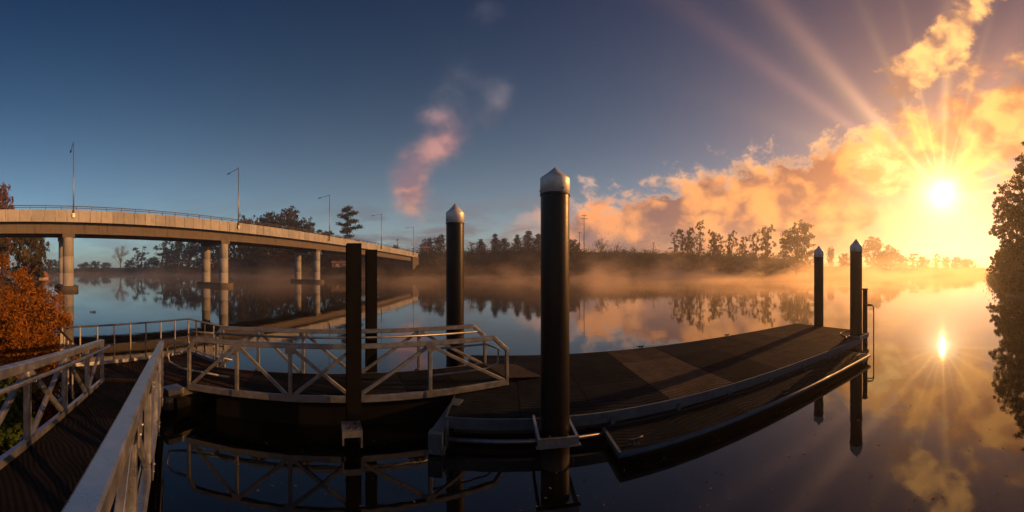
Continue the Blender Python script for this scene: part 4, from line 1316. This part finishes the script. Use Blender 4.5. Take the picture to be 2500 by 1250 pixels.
# grass on the near bank and rough cover on the far bank: uncountable
def grass_blades(pts, hmin, hmax, w, name, mat, label, cat):
    n_ = len(pts)
    h = rng.uniform(hmin, hmax, n_); a0 = rng.uniform(0, 6.28, n_); lean = rng.normal(0, 0.3, (n_, 2)) * h[:, None]
    side = np.stack([np.cos(a0), np.sin(a0), np.zeros(n_)], 1) * w
    b0 = pts - side; b1 = pts + side; tip = pts + np.stack([lean[:, 0], lean[:, 1], h], 1)
    vs = np.stack([b0, b1, tip], 1).reshape(-1, 3)
    me = bpy.data.meshes.new(name)
    me.vertices.add(n_ * 3); me.vertices.foreach_set('co', vs.reshape(-1))
    me.loops.add(n_ * 3); me.loops.foreach_set('vertex_index', np.arange(n_ * 3, dtype=np.int32))
    me.polygons.add(n_); me.polygons.foreach_set('loop_start', np.arange(0, n_ * 3, 3, dtype=np.int32)); me.polygons.foreach_set('loop_total', np.full(n_, 3, dtype=np.int32))
    me.update(); me.validate(); me.materials.append(mat)
    o = bpy.data.objects.new(name, me); COL.objects.link(o); tag(o, label, cat, kind='stuff'); return o
rng = np.random.default_rng(50)
x = rng.uniform(-16, 4, 60000); y = rng.uniform(-9, 2.6, 60000); z = ground(x, y); k = z > 0.12
grass_blades(np.stack([x, y, z - 0.02], 1)[k], 0.15, 0.55, 0.010, 'bank_grass', grass_m, 'dry grass covering the near bank below the shrub', 'grass')
# far bank cover: many small leaf clumps
pxs = rng.uniform(90, 2060, 14000); dd = np.interp(pxs, FAR_P, FAR_D) + rng.gamma(1.6, 14, 14000) + 2
a_ = (pxs - 1250) / F; x = dd * np.sin(a_); y = dd * np.cos(a_); z = ground(x, y); k = z > 0.15
cents = np.stack([x, y, z + 0.3], 1)[k]; sizes = rng.gamma(2.2, 0.42, len(cents)) + 0.35
cl = leaves_at(cents, sizes, [12] * len(cents), 0.42, 0.75, 0.55)
o = bpy.data.objects.new('bank_scrub', quads(*cl, 'bank_scrub', leaf_olive, None)); COL.objects.link(o)
tag(o, 'rough low scrub covering the far river bank', 'scrub', kind='stuff')
pxs = rng.uniform(500, 2010, 1500); dd = np.interp(pxs, FAR_P, FAR_D) + rng.uniform(14, 62, 1500)
a_ = (pxs - 1250) / F; x = dd * np.sin(a_); y = dd * np.cos(a_); z = ground(x, y); big = rng.gamma(2.0, 0.75, 1500) + 0.6
cl = leaves_at(np.stack([x, y, z + big * 0.7], 1), big * 1.25, [46] * 1500, 0.36, 0.85, 0.5)
o = bpy.data.objects.new('bank_scrub', quads(*cl, 'bank_scrub', leaf_dark, None)); COL.objects.link(o)
tag(o, 'dark bushes and scrub along the skyline of the far bank', 'scrub', kind='stuff')
pxs = rng.uniform(2010, 2420, 2500); dd = np.interp(pxs, FAR_P, FAR_D) + rng.gamma(1.6, 10, 2500) + 2
a_ = (pxs - 1250) / F; x = dd * np.sin(a_); y = dd * np.cos(a_); z = ground(x, y)
cl = leaves_at(np.stack([x, y, z + 0.8], 1), rng.gamma(2.2, 0.7, 2500) + 0.5, [12] * 2500, 0.6, 0.75, 0.55)
o = bpy.data.objects.new('bank_scrub', quads(*cl, 'bank_scrub', leaf_olive, None)); COL.objects.link(o)
tag(o, 'hazy scrub along the distant bank under the sun', 'scrub', kind='stuff')
# right bank scrub
x = rng.uniform(42, 130, 2200); y = np.interp(x, NB_X, NB_Y) - rng.gamma(1.5, 2.2, 2200); z = ground(x, y); k = z > 0.05
cl = leaves_at(np.stack([x, y, z + 0.5], 1)[k], (rng.gamma(2.0, 0.5, 2200) + 0.4)[k], [14] * int(k.sum()), 0.20, 0.9, 0.5)
o = bpy.data.objects.new('bank_scrub', quads(*cl, 'bank_scrub', leaf_olive, None)); COL.objects.link(o)
tag(o, 'leafy scrub on the right bank under the tall trees', 'scrub', kind='stuff')

# bits of leaf floating on the dark water
n_ = 260; px_f = rng.uniform(380, 2480, n_); py_f = 658 + rng.uniform(190, 590, n_); dist_f = ZC * F / (py_f - 658)
a_ = (px_f - 1250) / F; c = np.stack([dist_f * np.sin(a_), dist_f * np.cos(a_), np.full(n_, 0.006)], 1)
th = rng.uniform(0, 6.28, n_); sz = rng.uniform(0.012, 0.035, n_)[:, None]
u = np.stack([np.cos(th), np.sin(th), rng.normal(0, 0.05, n_)], 1) * sz; v = np.stack([-np.sin(th), np.cos(th), rng.normal(0, 0.05, n_)], 1) * sz * 0.5
o = bpy.data.objects.new('floating_leaves', quads(c, u, v, 'floating_leaves', grass_m, None)); COL.objects.link(o)
tag(o, 'tiny leaf bits floating scattered on the dark water', 'leaves', kind='stuff')

# ------------------------------------------------------------------ utility poles, pavilion, wall, ducks
def utility(px_i, dist, ytop, arms, label):
    p = at(px_i, dist); z0 = float(ground(p.x, p.y)) - 0.3; H = zat(ytop, dist) - z0
    t = thing('utility_pole', (p.x, p.y, z0), label, 'utility pole')
    o0 = Vector((0, 0, 0))
    MB().tube([(0, 0, 0), (0, 0, H)], [0.24, 0.15], 8).build('pole', timber, t, o0)
    for zf, w in arms:
        mb = MB(); mb.box((-w, -0.22, H - zf - 0.10), (w, -0.02, H - zf + 0.10)); ca = mb.build('crossarm', timber, t, o0)
        for x_ in (-w * 0.9, -w * 0.4, w * 0.4, w * 0.9):
            MB().tube([(x_, -0.12, H - zf + 0.1), (x_, -0.12, H - zf + 0.45)], 0.09, 6).build('insulator', cap_m, ca, o0)
    return t
utility(1426, 192, 523, ((0.9, 1.6), (2.6, 2.1)), 'tall utility pole with two crossarms on the far bank')
utility(1415, 205, 565, ((0.8, 1.3),), 'shorter utility pole left of the tall one on the far bank')
utility(1595, 210, 592, ((0.7, 0.9),), 'thin short utility pole on the low part of the far bank')
utility(971, 212, 583, ((0.7, 1.2),), 'small utility pole beyond the end of the bridge')

p = at(1040, 192); z0 = float(ground(p.x, p.y)) - 0.2
pav = thing('pavilion', (p.x, p.y, z0), 'small open pavilion with hipped roof on the far bank by the bridge end', 'pavilion', rz=0.3)
o0 = Vector((0, 0, 0))
rf = MB(); zt_ = zat(600, 192) - z0; ze = zat(607, 192) - z0
rf.add([(-3.3, -2.6, ze), (3.3, -2.6, ze), (3.3, 2.6, ze), (-3.3, 2.6, ze), (-0.8, 0, zt_), (0.8, 0, zt_)], [(0, 1, 5, 4), (1, 2, 5), (2, 3, 4, 5), (3, 0, 4), (3, 2, 1, 0)]); rf.build('roof', rooft, pav, o0)
for sx_ in (-2.7, 2.7):
    for sy_ in (-2.0, 2.0):
        MB().beam(Vector((sx_, sy_, 0)), Vector((sx_, sy_, ze)), 0.3, 0.3, Vector((1, 0, 0))).build('post', cream, pav, o0)
mb = MB(); mb.box((-1.8, 0.2, 0.02), (1.8, 1.7, ze - 0.5)); mb.build('wall', cream, pav, o0)

def house(px_i, dist, w, d, h, rh, rz, label):
    p = at(px_i, dist); z0 = float(ground(p.x, p.y)) - 0.4
    t = thing('house', (p.x, p.y, z0), label, 'house', rz=rz)
    mb = MB(); mb.box((-w / 2, -d / 2, 0), (w / 2, d / 2, h)); mb.build('wall', cream, t, o0)
    mb = MB(); e = 0.5
    mb.add([(-w / 2 - e, -d / 2 - e, h), (w / 2 + e, -d / 2 - e, h), (w / 2 + e, d / 2 + e, h), (-w / 2 - e, d / 2 + e, h), (-w / 2 - e, 0, h + rh), (w / 2 + e, 0, h + rh)],
           [(0, 1, 5, 4), (1, 2, 5), (2, 3, 4, 5), (3, 0, 4), (3, 2, 1, 0)]); mb.build('roof', rooft, t, o0)
    for x_ in np.linspace(-w * 0.35, w * 0.35, 3):
        mb = MB(); mb.box((x_ - 0.5, -d / 2 - 0.05, 0.9), (x_ + 0.5, -d / 2 + 0.02, h - 0.5)); mb.build('window', glassm, t, o0)
    return t
house(78, 128, 11, 7, 3.4, 2.2, 0.9, 'low cream house among the trees left of the first pier')
house(948, 186, 8, 6, 2.6, 1.6, 0.35, 'small cream house on the far bank behind the steel piles')
house(832, 176, 9, 5, 2.4, 1.4, 0.5, 'small low house on the slope left of the steel piles')

for i, (px_i, lb) in enumerate(((222, 'leftmost tiny dark duck on the calm water'), (227, 'middle tiny dark duck on the calm water'), (231, 'rightmost tiny dark duck on the calm water'))):
    p = on(px_i, 762, 0.0)
    t = thing('duck', (p.x, p.y, 0), lb, 'duck', 'ducks on the water', rz=0.4 * i)
    t.scale = (0.5, 0.5, 0.5)
    MB().tube([(-0.24, 0, 0.12), (-0.15, 0, 0.09), (0, 0, 0.08), (0.13, 0, 0.09), (0.19, 0, 0.10)], [0.01, 0.07, 0.10, 0.075, 0.01], 10).build('body', feather, t, o0)
    MB().tube([(0.12, 0, 0.12), (0.16, 0, 0.22), (0.17, 0, 0.27), (0.22, 0, 0.28), (0.29, 0, 0.265)], [0.045, 0.03, 0.042, 0.035, 0.010], 8).build('head', feather, t, o0)

# ------------------------------------------------------------------ haze over everything, mist on the water
def volume_mat(name, col, dens, aniso):
    m = bpy.data.materials.new(name); m.use_nodes = True; X.nt = m.node_tree; m.node_tree.nodes.clear()
    v = X.nt.nodes.new('ShaderNodeVolumePrincipled')
    v.inputs['Color'].default_value = col + (1,); v.inputs['Anisotropy'].default_value = aniso
    put(v.inputs['Density'], dens)
    o = X.nt.nodes.new('ShaderNodeOutputMaterial'); X.nt.links.new(v.outputs[0], o.inputs['Volume'])
    return m
hb = MB(); hb.box((-1300, -1300, -4.0), (1300, 1300, 46))
hz = hb.build('haze', volume_mat('morning_haze', (0.95, 0.96, 1.0), 0.0008, 0.66)); tag(hz, 'thin morning haze filling the valley', 'haze', kind='stuff')

m = bpy.data.materials.new('river_mist'); m.use_nodes = True; X.nt = m.node_tree; m.node_tree.nodes.clear()
p = geopos(); x, y, z = sep(p)
r_ = m_('SQRT', x * x + y * y)
n = noise(vec(x * 0.060, y * 0.040, z * 0.10), 1.0, 3.0, 0.62)
hgt = 0.6 + 20.0 * m_('MAXIMUM', n - 0.48, 0.0) * sstep(r_, 40, 130)
dens = (0.08 + sstep(n, 0.42, 0.66)) * (0.26 + 0.74 * sstep(x, -30, 115)) * m_('EXPONENT', z / hgt * -1.0) * sstep(r_ + m_('MINIMUM', m_('MAXIMUM', x, 0.0), 40.0) * 0.8, 15, 75) * 0.092
v = X.nt.nodes.new('ShaderNodeVolumePrincipled'); v.inputs['Color'].default_value = (1.0, 0.82, 0.62, 1); v.inputs['Anisotropy'].default_value = 0.50
put(v.inputs['Density'], dens)
o = X.nt.nodes.new('ShaderNodeOutputMaterial'); X.nt.links.new(v.outputs[0], o.inputs['Volume'])
m.cycles.volume_step_rate = 0.15 if hasattr(m.cycles, 'volume_step_rate') else 1.0
mbx = MB(); mbx.box((-190, 13.5, 0.01), (380, 215, 11)); mo = mbx.build('mist', m); tag(mo, 'drifting mist rising from the river surface', 'mist', kind='stuff')
